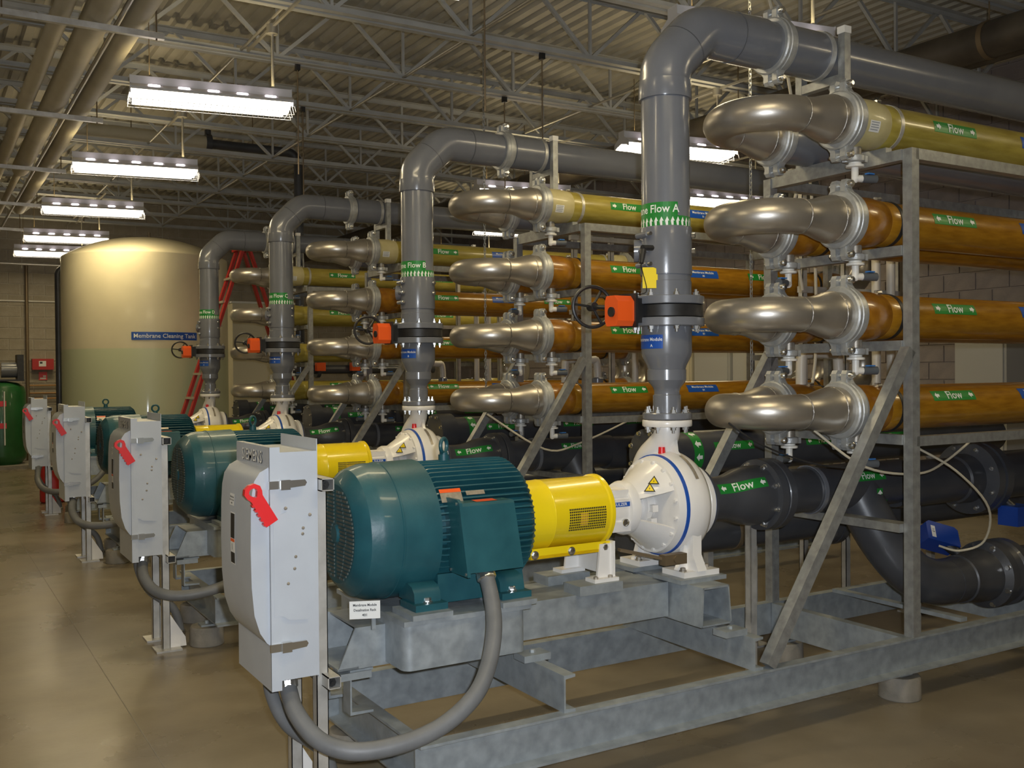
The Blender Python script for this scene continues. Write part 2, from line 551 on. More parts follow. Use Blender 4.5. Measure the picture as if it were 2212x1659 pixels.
def block_wall(name, axis, pos, a0, a1, sign, m, mm, vis, limit=300):
    """blocks 0.406 x 0.203 on a recessed mortar plane; vis(a,z)-> priority or None"""
    mort = MB()
    if axis == 'x': mort.box((min(pos, pos + sign * 0.2), a0, 0), (max(pos, pos + sign * 0.2), a1, ZC + 0.1))
    else: mort.box((a0, min(pos, pos + sign * 0.2), 0), (a1, max(pos, pos + sign * 0.2), ZC + 0.1))
    root = struct(name, mort, mm)
    bw, bh, t = 0.396, 0.193, 0.012
    def blk(ca, cz, sink):
        b = MB()
        h = t - sink
        g = 0.004
        # bevelled front
        pts = []
        for aa, zz, dd in ((-bw / 2, -bh / 2, 0), (bw / 2, -bh / 2, 0), (bw / 2, bh / 2, 0), (-bw / 2, bh / 2, 0),
                           (-bw / 2 + g, -bh / 2 + g, h), (bw / 2 - g, -bh / 2 + g, h), (bw / 2 - g, bh / 2 - g, h), (-bw / 2 + g, bh / 2 - g, h)):
            if axis == 'x': pts.append(V((pos - sign * dd, ca + aa, cz + zz)))
            else: pts.append(V((ca + aa, pos - sign * dd, cz + zz)))
        b.v = pts
        for q in ((4, 5, 6, 7), (0, 1, 5, 4), (1, 2, 6, 5), (2, 3, 7, 6), (3, 0, 4, 7)): b.face(q)
        return b
    rows = int(ZC / 0.203)
    cand = []
    for r_ in range(rows + 1):
        cz = 0.1015 + r_ * 0.203
        st = a0 + 0.203 * (r_ % 2) + 0.203
        k = 0
        while st + k * 0.406 < a1 - 0.2:
            ca = st + k * 0.406
            cand.append((vis(ca, cz), ca, cz)); k += 1
    pri = sorted([q for q in cand if q[0] is not None])[:limit]
    keep = set((q[1], q[2]) for q in pri)
    proto = None
    for _, ca, cz in pri:
        if proto is None:
            proto = blk(0, 0, 0).mesh('block', m, V((pos, 0, 0)) if axis == 'x' else V((0, pos, 0)), 20)
        o = link('block', proto, root)
        o.location = (pos - sign * random.uniform(0, 0.002), ca, cz) if axis == 'x' else (ca, pos - sign * random.uniform(0, 0.002), cz)
    rest = MB()
    for q in cand:
        if (q[1], q[2]) in keep: continue
        b = blk(q[1], q[2], 0.0)
        k = len(rest.v)
        rest.v += b.v
        for f_ in b.f: rest.face([k + i for i in f_])
    if rest.v:
        o = link('block_field', rest.mesh('block_field', m, V((0, 0, 0)), 20), root)
        o['kind'] = 'stuff'
    return root

block_wall('wall_back', 'y', Y1, X0, X1, 1, 'block', 'mortar',
           lambda a, z: (abs(a - 1.9) + abs(z - 2.2) * 0.3) if (0.6 < a < 4.6 and z < 4.4) else None, 260)
block_wall('wall_right', 'x', X1, Y0, Y1, 1, 'block_grey', 'mortar_grey',
           lambda a, z: (abs(a - 7.6) * 0.5 + abs(z - 2.0)) if (4.5 < a < 13) else None, 290)
struct('wall_left', MB().box((X0 - 0.2, Y0, 0), (X0, Y1, ZC)), 'plaster')
struct('wall_front', MB().box((X0, Y0 - 0.2, 0), (X1, Y0, ZC)), 'plaster')

# ---------------------------------------------------------------- roof joists
JZ, JD = 4.255, 0.57
jr = thing('roof_joist', (X0, 7.14, JZ), 'painted open-web steel roof joist', 'joist', 'open-web joists under the roof deck')
def jpart(nm, mb):
    return part(jr, nm, mb, 'joist', ang=60)
jb = MB()
for dy in (-0.022, 0.022):
    s1 = 1 if dy > 0 else -1
    jb.box((X0, 7.14 + dy - 0.003, JZ), (X1, 7.14 + dy + 0.003, JZ + 0.056))
    jb.box((X0, min(7.14 + dy, 7.14 + dy + s1 * 0.055), JZ), (X1, max(7.14 + dy, 7.14 + dy + s1 * 0.055), JZ + 0.006))
jpart('bottom_chord', jb)
jt = MB()
for dy in (-0.022, 0.022):
    s1 = 1 if dy > 0 else -1
    jt.box((X0, 7.14 + dy - 0.003, JZ + JD - 0.04), (X1, 7.14 + dy + 0.003, JZ + JD))
    jt.box((X0, min(7.14 + dy, 7.14 + dy + s1 * 0.05), JZ + JD), (X1, max(7.14 + dy, 7.14 + dy + s1 * 0.05), JZ + JD + 0.006))
jpart('top_chord', jt)
wv = MB().box((-0.012, 7.128, JZ + 0.02), (0.012, 7.152, JZ + JD - 0.01)).mesh('web_vertical', 'joist', V((X0, 7.14, JZ)), 60)
wa = MB().bar((0, 7.14, JZ + 0.03), (0.57, 7.14, JZ + JD - 0.02), 0.032, 0.030).mesh('web_diagonal', 'joist', V((X0, 7.14, JZ)), 60)
wb = MB().bar((0, 7.14, JZ + 0.03), (-0.57, 7.14, JZ + JD - 0.02), 0.032, 0.030).mesh('web_diagonal', 'joist', V((X0, 7.14, JZ)), 60)
xn = 3.91 - 5 * 1.19
while xn < X1:
    for nm, me in (('web_vertical', wv), ('web_diagonal', wa), ('web_diagonal', wb)):
        if nm == 'web_diagonal' and (xn + 0.57 > X1 if me is wa else xn - 0.57 < X0): continue
        if xn < X0: continue
        o = link(nm, me, jr); o.location = (xn, 0, 0)
    xn += 1.19
for k in range(-5, 11):
    y = 7.14 + 1.31 * k
    if k == 0 or y > Y1 - 0.2: continue
    cp = copy_tree(jr)
    cp.location = (X0, y, JZ)
    NW = ['', 'first', 'second', 'third', 'fourth', 'fifth', 'sixth', 'seventh', 'eighth', 'ninth', 'tenth']
    cp['label'] = 'painted open-web roof joist, %s %s the nearest aisle lamp' % (NW[abs(k)], 'beyond' if k > 0 else 'on the camera side of')
jr['label'] = 'painted open-web roof joist carrying the stem of the nearest aisle lamp'

# ---------------------------------------------------------------- lamps
def hang_x(x, y): return None
fx = thing('hanging_lamp', (1.96, 7.66, 3.6), '', 'lamp', 'linear lamps hung over the aisle')
FA = R(-9.5)
ca, sa = math.cos(FA), math.sin(FA)
def fxp(l, t, z):    # lamp-local: l along, t across
    return V((1.96 + l * ca - t * sa, 7.66 + l * sa + t * ca, 3.6 + z))
def fprism(poly, l0, l1):
    b = MB()
    return b.prism(poly, fxp(l0, 0, 0), V((-sa, ca, 0)), V((0, 0, 1)), V((ca, sa, 0)), l1 - l0)
HL = 0.585
part(fx, 'housing', fprism([(-0.05, 0.09), (-0.05, 0.155), (0.05, 0.155), (0.05, 0.09)], -HL, HL), 'fixture')
wing = [(-0.048, 0.086), (-0.052, 0.096), (-0.135, 0.056), (-0.139, 0.034), (-0.135, 0.034), (-0.130, 0.050)]
for sgn in (1, -1):
    part(fx, 'reflector_wing', fprism([(sgn * a, b) for a, b in wing], -HL, HL), 'fixture')
for e in (-1, 1):
    part(fx, 'end_cap', fprism([(-0.140, 0.0), (-0.140, 0.058), (-0.055, 0.100), (-0.055, 0.158), (0.055, 0.158), (0.055, 0.100), (0.140, 0.058), (0.140, 0.0), (0.09, 0.022), (0.0, 0.042), (-0.09, 0.022)], e * HL - 0.003, e * HL + 0.003), 'fixture')
for k in range(6):
    t = -0.10 + 0.04 * k
    b = MB().cyl(fxp(-HL + 0.02, t, 0.008), fxp(HL - 0.02, t, 0.008), 0.014, n=8)
    part(fx, 'fluorescent_tube', b, 'lamp')
part(fx, 'tube_bloom', fprism([(-0.130, 0.034), (-0.130, 0.006), (-0.112, -0.022), (0.112, -0.022), (0.130, 0.006), (0.130, 0.034), (0.127, 0.034), (0.127, 0.007), (0.110, -0.019), (-0.110, -0.019), (-0.127, 0.007), (-0.127, 0.034)], -HL + 0.012, HL - 0.05), 'lens')  # added glowing trough, fills the white bloom band below the wings
for sgn in (-1, 1):
    for k in range(5):
        l = -0.42 + 0.21 * k
        b = MB()
        pts = []
        for q in range(10):
            a = 2 * PI * q / 10
            dl = 0.042 * (1 if math.cos(a) > 0 else -1) * abs(math.cos(a)) ** 0.5
            dn = 0.024 * math.sin(a)
            pts.append((dl, dn))
        nrm = V((-sa * sgn * -1 * -0.62, ca * sgn * 0.62, 0.78)).normalized()
        nrm = (V((-sa, ca, 0)) * sgn * 0.40 + V((0, 0, 0.916))).normalized()
        up = (V((-sa, ca, 0)) * -sgn * 0.916 + V((0, 0, 0.40))).normalized()
        b.prism(pts, fxp(l, sgn * 0.098, 0.0775), V((ca, sa, 0)), up, nrm, 0.004)
        part(fx, 'lit_slot', b, 'hole')
g = MB()
for k in range(28):
    l = -HL + 0.03 + k * (2 * HL - 0.06) / 27
    g.bar(fxp(l, -0.13, -0.034), fxp(l, 0.13, -0.034), 0.003, 0.003)
for t in (-0.13, -0.045, 0.045, 0.13):
    g.bar(fxp(-HL - 0.02, t, -0.036), fxp(HL + 0.02, t, -0.036), 0.003, 0.003)
for e in (-1, 1):
    for t in (-0.13, -0.045, 0.045, 0.13):
        g.bar(fxp(e * (HL + 0.02), t, -0.036), fxp(e * (HL + 0.004), t, 0.03), 0.003, 0.003)
part(fx, 'wire_guard', g, 'fixture')
rd = MB().cyl(fxp(0.45, 0, 0.155), fxp(0.45, 0, JZ - 3.6), 0.011, n=8)
rd.cyl(fxp(0.45, 0, JZ - 3.6 - 0.07), fxp(0.45, 0, JZ - 3.6 + 0.0), 0.045, n=12)
part(fx, 'stem', rd, 'emt')
part(fx, 'wire', MB().cyl(fxp(-0.45, 0, 0.155), fxp(-0.45, 0, JZ - 3.6), 0.003, n=5), 'rod')
_q = fxp(0.45, 0, JZ - 3.6 - 0.012)
part(fx, 'mount_bar', MB().bar(_q - V((0, 0.66, 0)), _q + V((0, 0.66, 0)), 0.02, 0.02), 'emt')
al, ad = light('lamp_glow', 'AREA', fxp(0, 0, -0.05) - V(fx.location), LAMP_W, LAMP_COL, parent=fx)
ad.shape = 'RECTANGLE'; ad.size = 1.12; ad.size_y = 0.26
al.rotation_euler = (0, 0, FA)
al2, ad2 = light('lamp_uplight', 'AREA', fxp(0, 0, 0.18) - V(fx.location), LAMP_W * 0.28, LAMP_COL, parent=fx)
ad2.shape = 'RECTANGLE'; ad2.size = 1.0; ad2.size_y = 0.2
al2.rotation_euler = (PI, 0, FA)

aisle = ['nearest of the row of lit linear lamps over the aisle, left of the picture',
         'second lit linear lamp over the aisle, beyond the nearest one',
         'third lit linear lamp in the row over the aisle',
         'fourth lit linear lamp over the aisle, in front of the tank dome',
         'farthest lit linear lamp over the aisle, partly behind the tank dome']
fx['label'] = aisle[0]
for i, (x, y) in enumerate([(1.93, 10.55), (1.945, 13.44), (1.99, 16.36), (2.02, 18.45)]):
    cp = copy_tree(fx); cp.location = (x, y, 3.6); cp['label'] = aisle[i + 1]
for i, (x, y, lb) in enumerate([(4.54, 4.59, 'lit linear lamp behind the elbow of the nearest grey riser, end cap facing the aisle'),
                                (6.18, 7.26, 'lit linear lamp behind the straight part of the nearest grey riser'),
                                (6.10, 9.90, 'lit linear lamp above the top membrane tube of the second skid'),
                                (8.6, 9.2, 'lit linear lamp deep at the right, second row from the right wall'),
                                (7.6, 12.6, 'lit linear lamp far back above the third skid pipes'),
                                (8.4, 15.6, 'lit linear lamp farthest back above the fourth skid pipes')]):
    cp = copy_tree(fx); cp.location = (x, y, 3.6); cp['label'] = lb; cp['group'] = 'linear lamps hung over the pipe racks'
for i, (x, y) in enumerate([(1.93, 4.75), (1.93, 1.9), (1.93, -1.2), (-1.0, 3.2), (-1.0, 9.0), (6.2, 1.6)]):
    cp = copy_tree(fx); cp.location = (x, y, 3.6); cp['label'] = ['linear aisle lamp cut by the top edge of the picture', 'linear aisle lamp nearly above the camera', 'linear aisle lamp behind the camera', 'linear lamp in the left row, near the camera', 'linear lamp in the left row, farther from the camera', 'linear lamp to the right of the camera, over open floor'][i]; cp['group'] = 'lamps outside the picture'

# ================================================================ SKID
YA, ZS = 3.54, 0.945
FR, RR = 3.2, 3.62
TZ = [2.708, 2.246, 1.802, 1.360]
TN = ['top', 'second', 'third', 'bottom']

def chan(mb, p, q, h, fl, t, side):
    """C channel from p to q (bottom web corner line), height h up, flanges toward side"""
    p, q, side = V(p), V(q), V(side).normalized()
    L = (q - p).length
    poly = [(0, 0), (fl, 0), (fl, t * 1.4), (t, t * 2.0), (t, h - t * 2.0), (fl, h - t * 1.4), (fl, h), (0, h)]
    return mb.prism(poly, p, side, V((0, 0, 1)), (q - p).normalized(), L)

def skid(lbl):
    th = []
    # ---- frame
    fr = thing('steel_skid_frame', (1.43, 3.0, 0.13), lbl('galvanised steel skid frame with posts and braces carrying the membrane tubes'), 'frame')
    t = 0.007
    part(fr, 'side_rail', chan(MB(), (1.43, 3.05, 0.135), (6.62, 3.05, 0.135), 0.165, 0.05, t, (0, -1, 0)), 'galv')
    part(fr, 'side_rail', chan(MB(), (1.43, 3.87, 0.135), (6.62, 3.87, 0.135), 0.165, 0.05, t, (0, 1, 0)), 'galv')
    for x, sd in ((1.48, -1), (3.93, 1), (5.2, 1), (6.57, 1)):
        part(fr, 'end_beam', chan(MB(), (x, 3.055, 0.137), (x, 3.865, 0.137), 0.161, 0.05, t, (sd, 0, 0)), 'galv')
    for x in (2.02, 2.97):
        part(fr, 'cross_beam', chan(MB(), (x, 3.02, 0.300), (x, 3.92, 0.300), 0.137, 0.05, t, (1, 0, 0)), 'galv')
    part(fr, 'stub_post', chan(MB(), (1.34, 3.40, 0.305), (1.34, 3.47, 0.305), 0.165, 0.09, 0.006, (1, 0, 0)), 'galv')
    part(fr, 'stub_post', chan(MB(), (1.34, 3.62, 0.305), (1.34, 3.69, 0.305), 0.165, 0.09, 0.006, (1, 0, 0)), 'galv')
    a = 0.051
    for (x, y) in ((3.985, 3.026), (3.965, 3.894), (6.39, 3.026), (6.38, 3.894)):
        part(fr, 'post', MB().box((x - a / 2, y - a / 2, 0.300), (x + a / 2, y + a / 2, 2.575)), 'tube')
    for y in (3.026, 3.894):
        for s_, xb, xt in ((1, 3.05, 3.96), (-1, 7.2, 6.4)):
            if s_ < 0: continue
            part(fr, 'brace', MB().bar((xb, y, 0.31), (xt, y, 1.64), a, a, (0, 1, 0)), 'tube')
        part(fr, 'top_rail', MB().box((3.99, y - a / 2, 2.524), (6.34, y + a / 2, 2.575)), 'tube')
        part(fr, 'lower_rail', MB().box((3.99, y - a / 2, 1.19), (6.34, y + a / 2, 1.235)), 'tube')
    for x in (3.975, 6.385):
        part(fr, 'tier_beam', MB().box((x - a / 2, 3.053, 2.524), (x + a / 2, 3.868, 2.575)), 'tube')
        for z in TZ[1:]:
            part(fr, 'tier_beam', MB().box((x - a / 2, 3.053, z - 0.165), (x + a / 2, 3.868, z - 0.118)), 'tube')
        part(fr, 'tier_beam', MB().box((x - 0.045, 3.053, 0.785), (x + 0.045, 3.868, 0.825)), 'tube')
        for dy, capn in ((-0.14, 1), (0.14, 1)):
            y = YA + dy
            o = part(fr, 'pipe_upright', MB().box((x - 0.022, y - 0.021, 2.60), (x + 0.020, y + 0.021, 3.215)), 'tube')
            part(o, 'cap', MB().box((x - 0.025, y - 0.024, 3.215), (x + 0.023, y + 0.024, 3.25)), 'white_plastic', 'cream plastic cap')
        part(fr, 'saddle_bar', MB().box((x - 0.021, YA - 0.40, 2.575), (x + 0.021, YA + 0.34, 2.60)), 'tube')
        part(fr, 'saddle_bar', MB().box((x - 0.021, YA - 0.119, 2.975), (x + 0.021, YA + 0.119, 3.018)), 'tube')
    for x in (3.50, 4.75):
        b = MB()
        b.box((x, 3.58, 0.31), (x + 0.006, 3.62, 0.82)); b.box((x, 3.58, 0.31), (x + 0.04, 3.585, 0.82)); b.box((x, 3.615, 0.31), (x + 0.04, 3.62, 0.82))
        part(fr, 'strut_leg', b, 'strut')
        part(fr, 'strut_foot', MB().box((x - 0.05, 3.5, 0.0), (x + 0.1, 3.7, 0.01)).box((x, 3.58, 0.01), (x + 0.04, 3.62, 0.31)), 'strut')
    part(fr, 'angle_bar', MB().bar((4.42, 3.06, 0.312), (4.42, 3.86, 0.312), 0.05, 0.02), 'galv')
    th.append(fr)
    # ---- concrete pads
    for i, (x, y, w_) in enumerate(((3.975, 3.09, 'under the front rail below the upright post'), (1.42, 3.20, 'under the aisle end of the frame'),
                                (3.96, 3.80, 'under the back rail'), (1.50, 3.80, 'under the back corner of the aisle end'))):
        p = thing('support_pad', (x, y, 0), lbl('round concrete pad ' + w_), 'pad', 'concrete pads under the skids')
        part(p, 'pad', MB().lathe((x, y, 0), (0, 0, 1), [(0, 0.094), (0.004, 0.097), (0.10, 0.094), (0.108, 0.088)], 28), 'concrete')
        part(p, 'leveling_plate', MB().cbox((x, y, 0.113), (0.08, 0.08, 0.010)).cyl((x, y, 0.115), (x, y, 0.135), 0.012, n=8), 'galv')
        th.append(p)
    # ---- pump base
    pb = thing('pump_base', (2.1, YA, 0.437), lbl('galvanised pump base with boxed motor pedestal and open-ended cross piece'), 'base')
    b = MB()
    prof = [(0, 0), (0, 0.0), ]
    def shell_x(b, x0, x1, y0, y1, z0, z1, t=0.008, slant=0.05):
        b.box((x0, y0, z1 - t), (x1, y1, z1)); b.box((x0, y0, z0), (x1, y0 + t, z1 - t)); b.box((x0, y1 - t, z0), (x1, y1, z1 - t)); b.box((x0, y0 + t, z0), (x1, y1 - t, z0 + t))
        # slanted lip at the aisle end
        for yy in (y0, y1 - t):
            b.prism([(0, 0), (0, z1 - z0), (-0.012, z1 - z0), (-slant - 0.03, 0.0)], (x0, yy, z0), (1, 0, 0), (0, 0, 1), (0, 1, 0), t)
        b.box((x0 - slant - 0.03, y0, z0), (x0, y1, z0 + t))
    shell_x(b, 1.37, 2.82, 3.39, 3.69, 0.475, 0.625)
    part(pb, 'long_beam', b, 'galv', ang=30)
    b = MB()
    for ya, yb in ((3.18, 3.90),):
        z0, z1, xa, xb = 0.465, 0.632, 2.825, 2.985
        b.prism([(0, 0), (0.165, 0), (0.150, 0.167), (0.01, 0.167)], (xa, ya + 0.004, z0), (1, 0, 0), (0, 0, 1), (0, 1, 0), 0.001)
        for (p0, p1) in (((0, 0), (0.010, 0.167)), ((0.165, 0), (0.150, 0.167))):
            b.prism([p0, (p0[0] + 0.007, p0[1]), (p1[0] + 0.007, p1[1]), p1], (xa, ya, z0), (1, 0, 0), (0, 0, 1), (0, 1, 0), yb - ya)
        b.box((xa + 0.01, ya, z1 - 0.008), (xa + 0.157, yb, z1)); b.box((xa, ya, z0), (xa + 0.17, yb, z0 + 0.007))
    bb = MB()
    for p0, p1 in (((0, 0), (0.010, 0.167)), ((0.165, 0), (0.150, 0.167))):
        bb.prism([p0, (p0[0] + 0.007, p0[1]), (p1[0] + 0.007, p1[1]), p1], (2.825, 3.18, 0.465), (1, 0, 0), (0, 0, 1), (0, 1, 0), 0.72)
    bb.box((2.835, 3.18, 0.624), (2.982, 3.90, 0.632)); bb.box((2.825, 3.18, 0.465), (2.997, 3.90, 0.472))
    part(pb, 'cross_piece', bb, 'galv', ang=30)
    rc = 0.03
    def rr(x0, y0, x1, y1, r_, n=5):
        P = []
        for cx, cy, a0 in ((x1 - r_, y1 - r_, 0), (x0 + r_, y1 - r_, 90), (x0 + r_, y0 + r_, 180), (x1 - r_, y0 + r_, 270)):
            for k in range(n + 1):
                a_ = R(a0 + 90 * k / n); P.append((cx + r_ * math.cos(a_), cy + r_ * math.sin(a_)))
        return P
    part(pb, 'pedestal', MB().prism(rr(1.475, 3.22, 1.985, 3.86, 0.035), (0, 0, 0.487), (1, 0, 0), (0, 1, 0), (0, 0, 1), 0.163), 'galv')
    part(pb, 'pedestal_top', MB().box((1.47, 3.21, 0.650), (2.0, 3.87, 0.668)), 'galv')
    for x0, x1 in ((1.50, 1.66), (1.87, 2.02)):
        for y0, y1 in ((3.20, 3.38), (3.70, 3.88)):
            part(pb, 'foot_plate', MB().box((x0, y0, 0.668), (x1, y1, 0.688)), 'galv')
    for (x0, y0, x1, y1, z0, z1) in ((2.80, 3.28, 3.06, 3.47, 0.632, 0.650), (2.80, 3.61, 3.06, 3.80, 0.632, 0.650), (2.33, 3.36, 2.55, 3.48, 0.625, 0.665), (2.33, 3.60, 2.55, 3.72, 0.625, 0.665)):
        part(pb, 'foot_plate', MB().box((x0, y0, z0), (x1, y1, z1)), 'galv')
    for x, y in ((2.04, 3.27), (2.04, 3.80), (2.93, 3.12), (1.36, 3.43)):
        b = MB().box((x - 0.06, y - 0.04, 0.437), (x + 0.06, y + 0.04, 0.463)); b.hexbolt((x, y, 0.463), (0, 0, 1), 0.012, 0.012)
        part(pb, 'shim_plate', b, 'galv')
    th.append(pb)
    # ---- motor
    mo = thing('electric_motor', (1.73, YA, 0.688), lbl('dark teal finned electric motor with round fan cover, bolted to the pedestal'), 'motor')
    ax = (1, 0, 0)
    o_ = (0, YA, 0.95)
    Z = 0.95
    part(mo, 'fan_cover', MB().lathe(o_, ax, [(1.345, 0.0), (1.345, 0.185), (1.352, 0.20), (1.39, 0.238), (1.43, 0.252), (1.445, 0.256), (1.505, 0.258), (1.507, 0.261), (1.513, 0.261), (1.515, 0.258), (1.66, 0.263), (1.66, 0.225)], 56, False), 'teal', ang=25)
    gr = MB()
    for k in range(-12, 13):
        z = k * 0.0145
        hw = math.sqrt(max(0, 0.178 ** 2 - z * z))
        for sg in (-1, 1):
            inn = math.sqrt(max(0, 0.042 ** 2 - z * z)) if abs(z) < 0.042 else 0.010
            for q0, q1 in ((inn + 0.004, (inn + hw) / 2 - 0.004), ((inn + hw) / 2 + 0.004, hw)):
                if q1 > q0 + 0.01: gr.box((1.3405, YA + min(sg * q0, sg * q1), Z + z - 0.0042), (1.3465, YA + max(sg * q0, sg * q1), Z + z + 0.0042))
    gr_o = part(mo, 'grille', gr, 'tan', 'dusty grey slotted grille')
    part(mo, 'hub_plate', MB().lathe((1.336, YA, Z), ax, [(0, 0.0), (0, 0.030), (0.01, 0.038)], 24, False), 'teal')
    fins = MB().lathe(o_, ax, [(1.62, 0.218), (2.06, 0.222), (2.10, 0.20), (2.115, 0.14), (2.12, 0.06)], 48)
    nf = 60
    for k in range(nf):
        a_ = 2 * PI * k / nf
        d_ = V((0, math.cos(a_), math.sin(a_)))
        if -2.75 < math.atan2(d_.z, d_.y) < -0.4 and abs(d_.y) < 0.5: continue
        tn = d_.cross(V((1, 0, 0))) * 0.0028
        ri, ro = 0.215, 0.254
        base = V((0, YA, Z))
        P = [(1.66, ri), (1.66, ro - 0.006), (1.68, ro), (2.055, ro), (2.09, ro - 0.03), (2.10, ri - 0.02)]
        k0 = len(fins.v)
        for s_ in (-1, 1):
            for xx, r_ in P: fins.v.append(base + V((xx, 0, 0)) + d_ * r_ + tn * s_)
        m_ = len(P)
        fins.face([k0 + i for i in range(m_)]); fins.face([k0 + m_ + i for i in range(m_)][::-1])
        for i in range(m_ - 1): fins.face((k0 + i, k0 + i + 1, k0 + m_ + i + 1, k0 + m_ + i))
    part(mo, 'finned_body', fins, 'teal', ang=30)
    for x0, x1 in ((1.53, 1.66), (1.89, 2.02)):
        for sg in (-1, 1):
            b = MB()
            y0 = YA + sg * 0.30; y1 = YA + sg * 0.165
            b.box((x0, min(y0, y1), 0.688), (x1, max(y0, y1), 0.712))
            b.prism([(0.035, 0.0), (0.04, 0.035), (0.06, 0.055), (0.10, 0.065), (0.17, 0.065), (0.17, 0.0)], (x0 + 0.012, YA + sg * 0.30, 0.712), (0, -sg, 0), (0, 0, 1), (1, 0, 0), x1 - x0 - 0.024)
            f_ = part(mo, 'foot', b, 'teal')
            part(f_, 'bolt', MB().cyl(((x0 + x1) / 2, YA + sg * 0.262, 0.712), ((x0 + x1) / 2, YA + sg * 0.262, 0.717), 0.02, n=14).hexbolt(((x0 + x1) / 2, YA + sg * 0.262, 0.717), (0, 0, 1), 0.014, 0.013), 'bolt')
    for sg in (-1, 1): part(mo, 'foot_skirt', MB().box((1.655, YA + sg * 0.215 - 0.012, 0.692), (1.895, YA + sg * 0.215 + 0.012, 0.80)), 'teal')
    part(mo, 'body_base', MB().prism([(-0.20, 0.70), (0.20, 0.70), (0.17, 0.82), (-0.17, 0.82)], (1.67, YA, 0), (0, 1, 0), (0, 0, 1), (1, 0, 0), 0.38), 'teal')
    # terminal box on the near side
    tb = MB()
    prof = [(0.055, 0.0), (0.17, 0.0), (0.105, 0.235), (0.095, 0.245), (0.0, 0.245)]
    tb.prism(prof, (1.705, 3.335, 0.822), (0, -1, 0), (0, 0, 1), (1, 0, 0), 0.235)
    o1 = part(mo, 'terminal_box', tb, 'teal', ang=20)
    lp = MB().prism([(0.040, -0.012), (0.182, -0.012), (0.118, 0.250), (0.100, 0.262), (-0.016, 0.262)], (1.697, 3.335, 0.822), (0, -1, 0), (0, 0, 1), (1, 0, 0), 0.012)
    part(o1, 'box_cover', lp, 'teal', ang=20)
    sc_ = MB()
    for yy, zz in ((3.165, 0.820), (3.235, 1.068), (3.285, 0.820)):
        sc_.hexbolt((1.697, yy, zz), (-1, 0, 0), 0.006, 0.005)
    part(o1, 'screw', sc_, 'bolt')
    part(mo, 'box_neck', MB().box((1.76, 3.29, 0.86), (1.92, 3.36, 1.03)), 'teal')
    f = on_plane((1.835, 3.275, 1.068), (1, 0, 0), (0, 1, 0.05))
    add_label(mo, 'warning_sticker', [('rect', -0.045, -0.022, 0.045, 0.022, 0, 0.001)], f, mats=('act_red', 'ink_white'))
    # name plates on the upper near side
    for (x0, x1, ph, hh, mm) in ((1.675, 1.765, 33, 0.055, 'plate'), (1.785, 1.865, 34, 0.018, 'plate')):
        rp = 0.257
        fm = on_xpipe((x0 + x1) / 2, YA, Z, rp, R(ph))
        its = [('rect', -(x1 - x0) / 2, -hh / 2, (x1 - x0) / 2, hh / 2, 1, 0.0)]
        if hh > 0.03: its.append(('rect', -(x1 - x0) / 2, hh / 2 - 0.016, (x1 - x0) / 2, hh / 2, 0, 0.001))
        add_label(mo, 'nameplate', its, fm, (0, 0.02), mats=('act_red', 'plate'))
    ey = MB().cyl((1.80, YA, 1.195), (1.80, YA, 1.225), 0.022, n=12)
    part(mo, 'lifting_boss', ey, 'teal')
    eb = link('eye_bolt', MB().torus((0, 0, 0.038), (0, 1, 0), 0.029, 0.008, 20, 8).cyl((0, 0, -0.01), (0, 0, 0.012), 0.017, n=10).mesh('eye_bolt', 'teal'), mo)
    eb.location = V((1.80, YA, 1.222)) - V(mo.location)
    eb.rotation_euler = (0, 0, R(38))
    part(mo, 'shaft_end', MB().cyl((2.11, YA, Z), (2.14, YA, Z), 0.05, n=20), 'bolt')
    th.append(mo)
    # ---- coupling guard
    cg = thing('coupling_guard', (2.33, YA, 0.80), lbl('bright yellow cylindrical coupling guard between motor and pump'), 'guard')
    b = MB().lathe(o_, ax, [(2.125, 0.13), (2.125, 0.150), (2.130, 0.150), (2.135, 0.146), (2.235, 0.146), (2.24, 0.148), (2.245, 0.1465), (2.515, 0.1465), (2.52, 0.154), (2.535, 0.155), (2.54, 0.150), (2.54, 0.09)], 48, False)
    part(cg, 'guard_shell', b, 'yellow', ang=30)
    part(cg, 'bottom_flange', MB().box((2.13, 3.42, 0.787), (2.53, 3.66, 0.80)).box((2.13, 3.42, 0.787), (2.53, 3.424, 0.83)).box((2.13, 3.656, 0.787), (2.53, 3.66, 0.83)), 'yellow')
    b = MB()
    for x in (2.15, 2.33, 2.50):
        b.hexbolt((x, 3.42, 0.805), (0, -1, 0), 0.014, 0.01); b.cyl((x, 3.421, 0.805), (x, 3.418, 0.805), 0.018, n=14)
    part(cg, 'bolt', b, 'bolt')
    items = []
    for i in range(20):
        for k in range(9):
            xx = -0.095 + i * 0.0094; yy = -0.05 + k * 0.0108
            items.append(('rect', xx, yy, xx + 0.0068, yy + 0.0072, 1 if (5 < i < 10 and 1 < k < 7) else 0, 0.0015))
    add_label(cg, 'vent_slots', items, on_xpipe(2.40, YA, Z, 0.1465, R(-4)), (0, 0), mats=('ink_black', 'tan_hose'))
    th.append(cg)
    # ---- pump
    pu = thing('centrifugal_pump', (2.93, YA, 0.65), lbl('white centrifugal pump with blue stripes on bolted feet'), 'pump')
    o2 = (0, YA, ZS)
    b = MB().lathe(o2, ax, [(2.545, 0.04), (2.545, 0.092), (2.55, 0.096), (2.655, 0.096), (2.658, 0.112), (2.675, 0.120), (2.70, 0.120), (2.70, 0.07)], 36)
    b.box((2.548, 3.444, 0.955), (2.66, 3.47, 0.995)).box((2.55, 3.46, 1.005), (2.66, 3.62, 1.035)).prism([(-0.09, 0.855), (0.09, 0.855), (0.096, 0.90), (-0.096, 0.90)], (2.548, YA, 0), (0, 1, 0), (0, 0, 1), (1, 0, 0), 0.115)
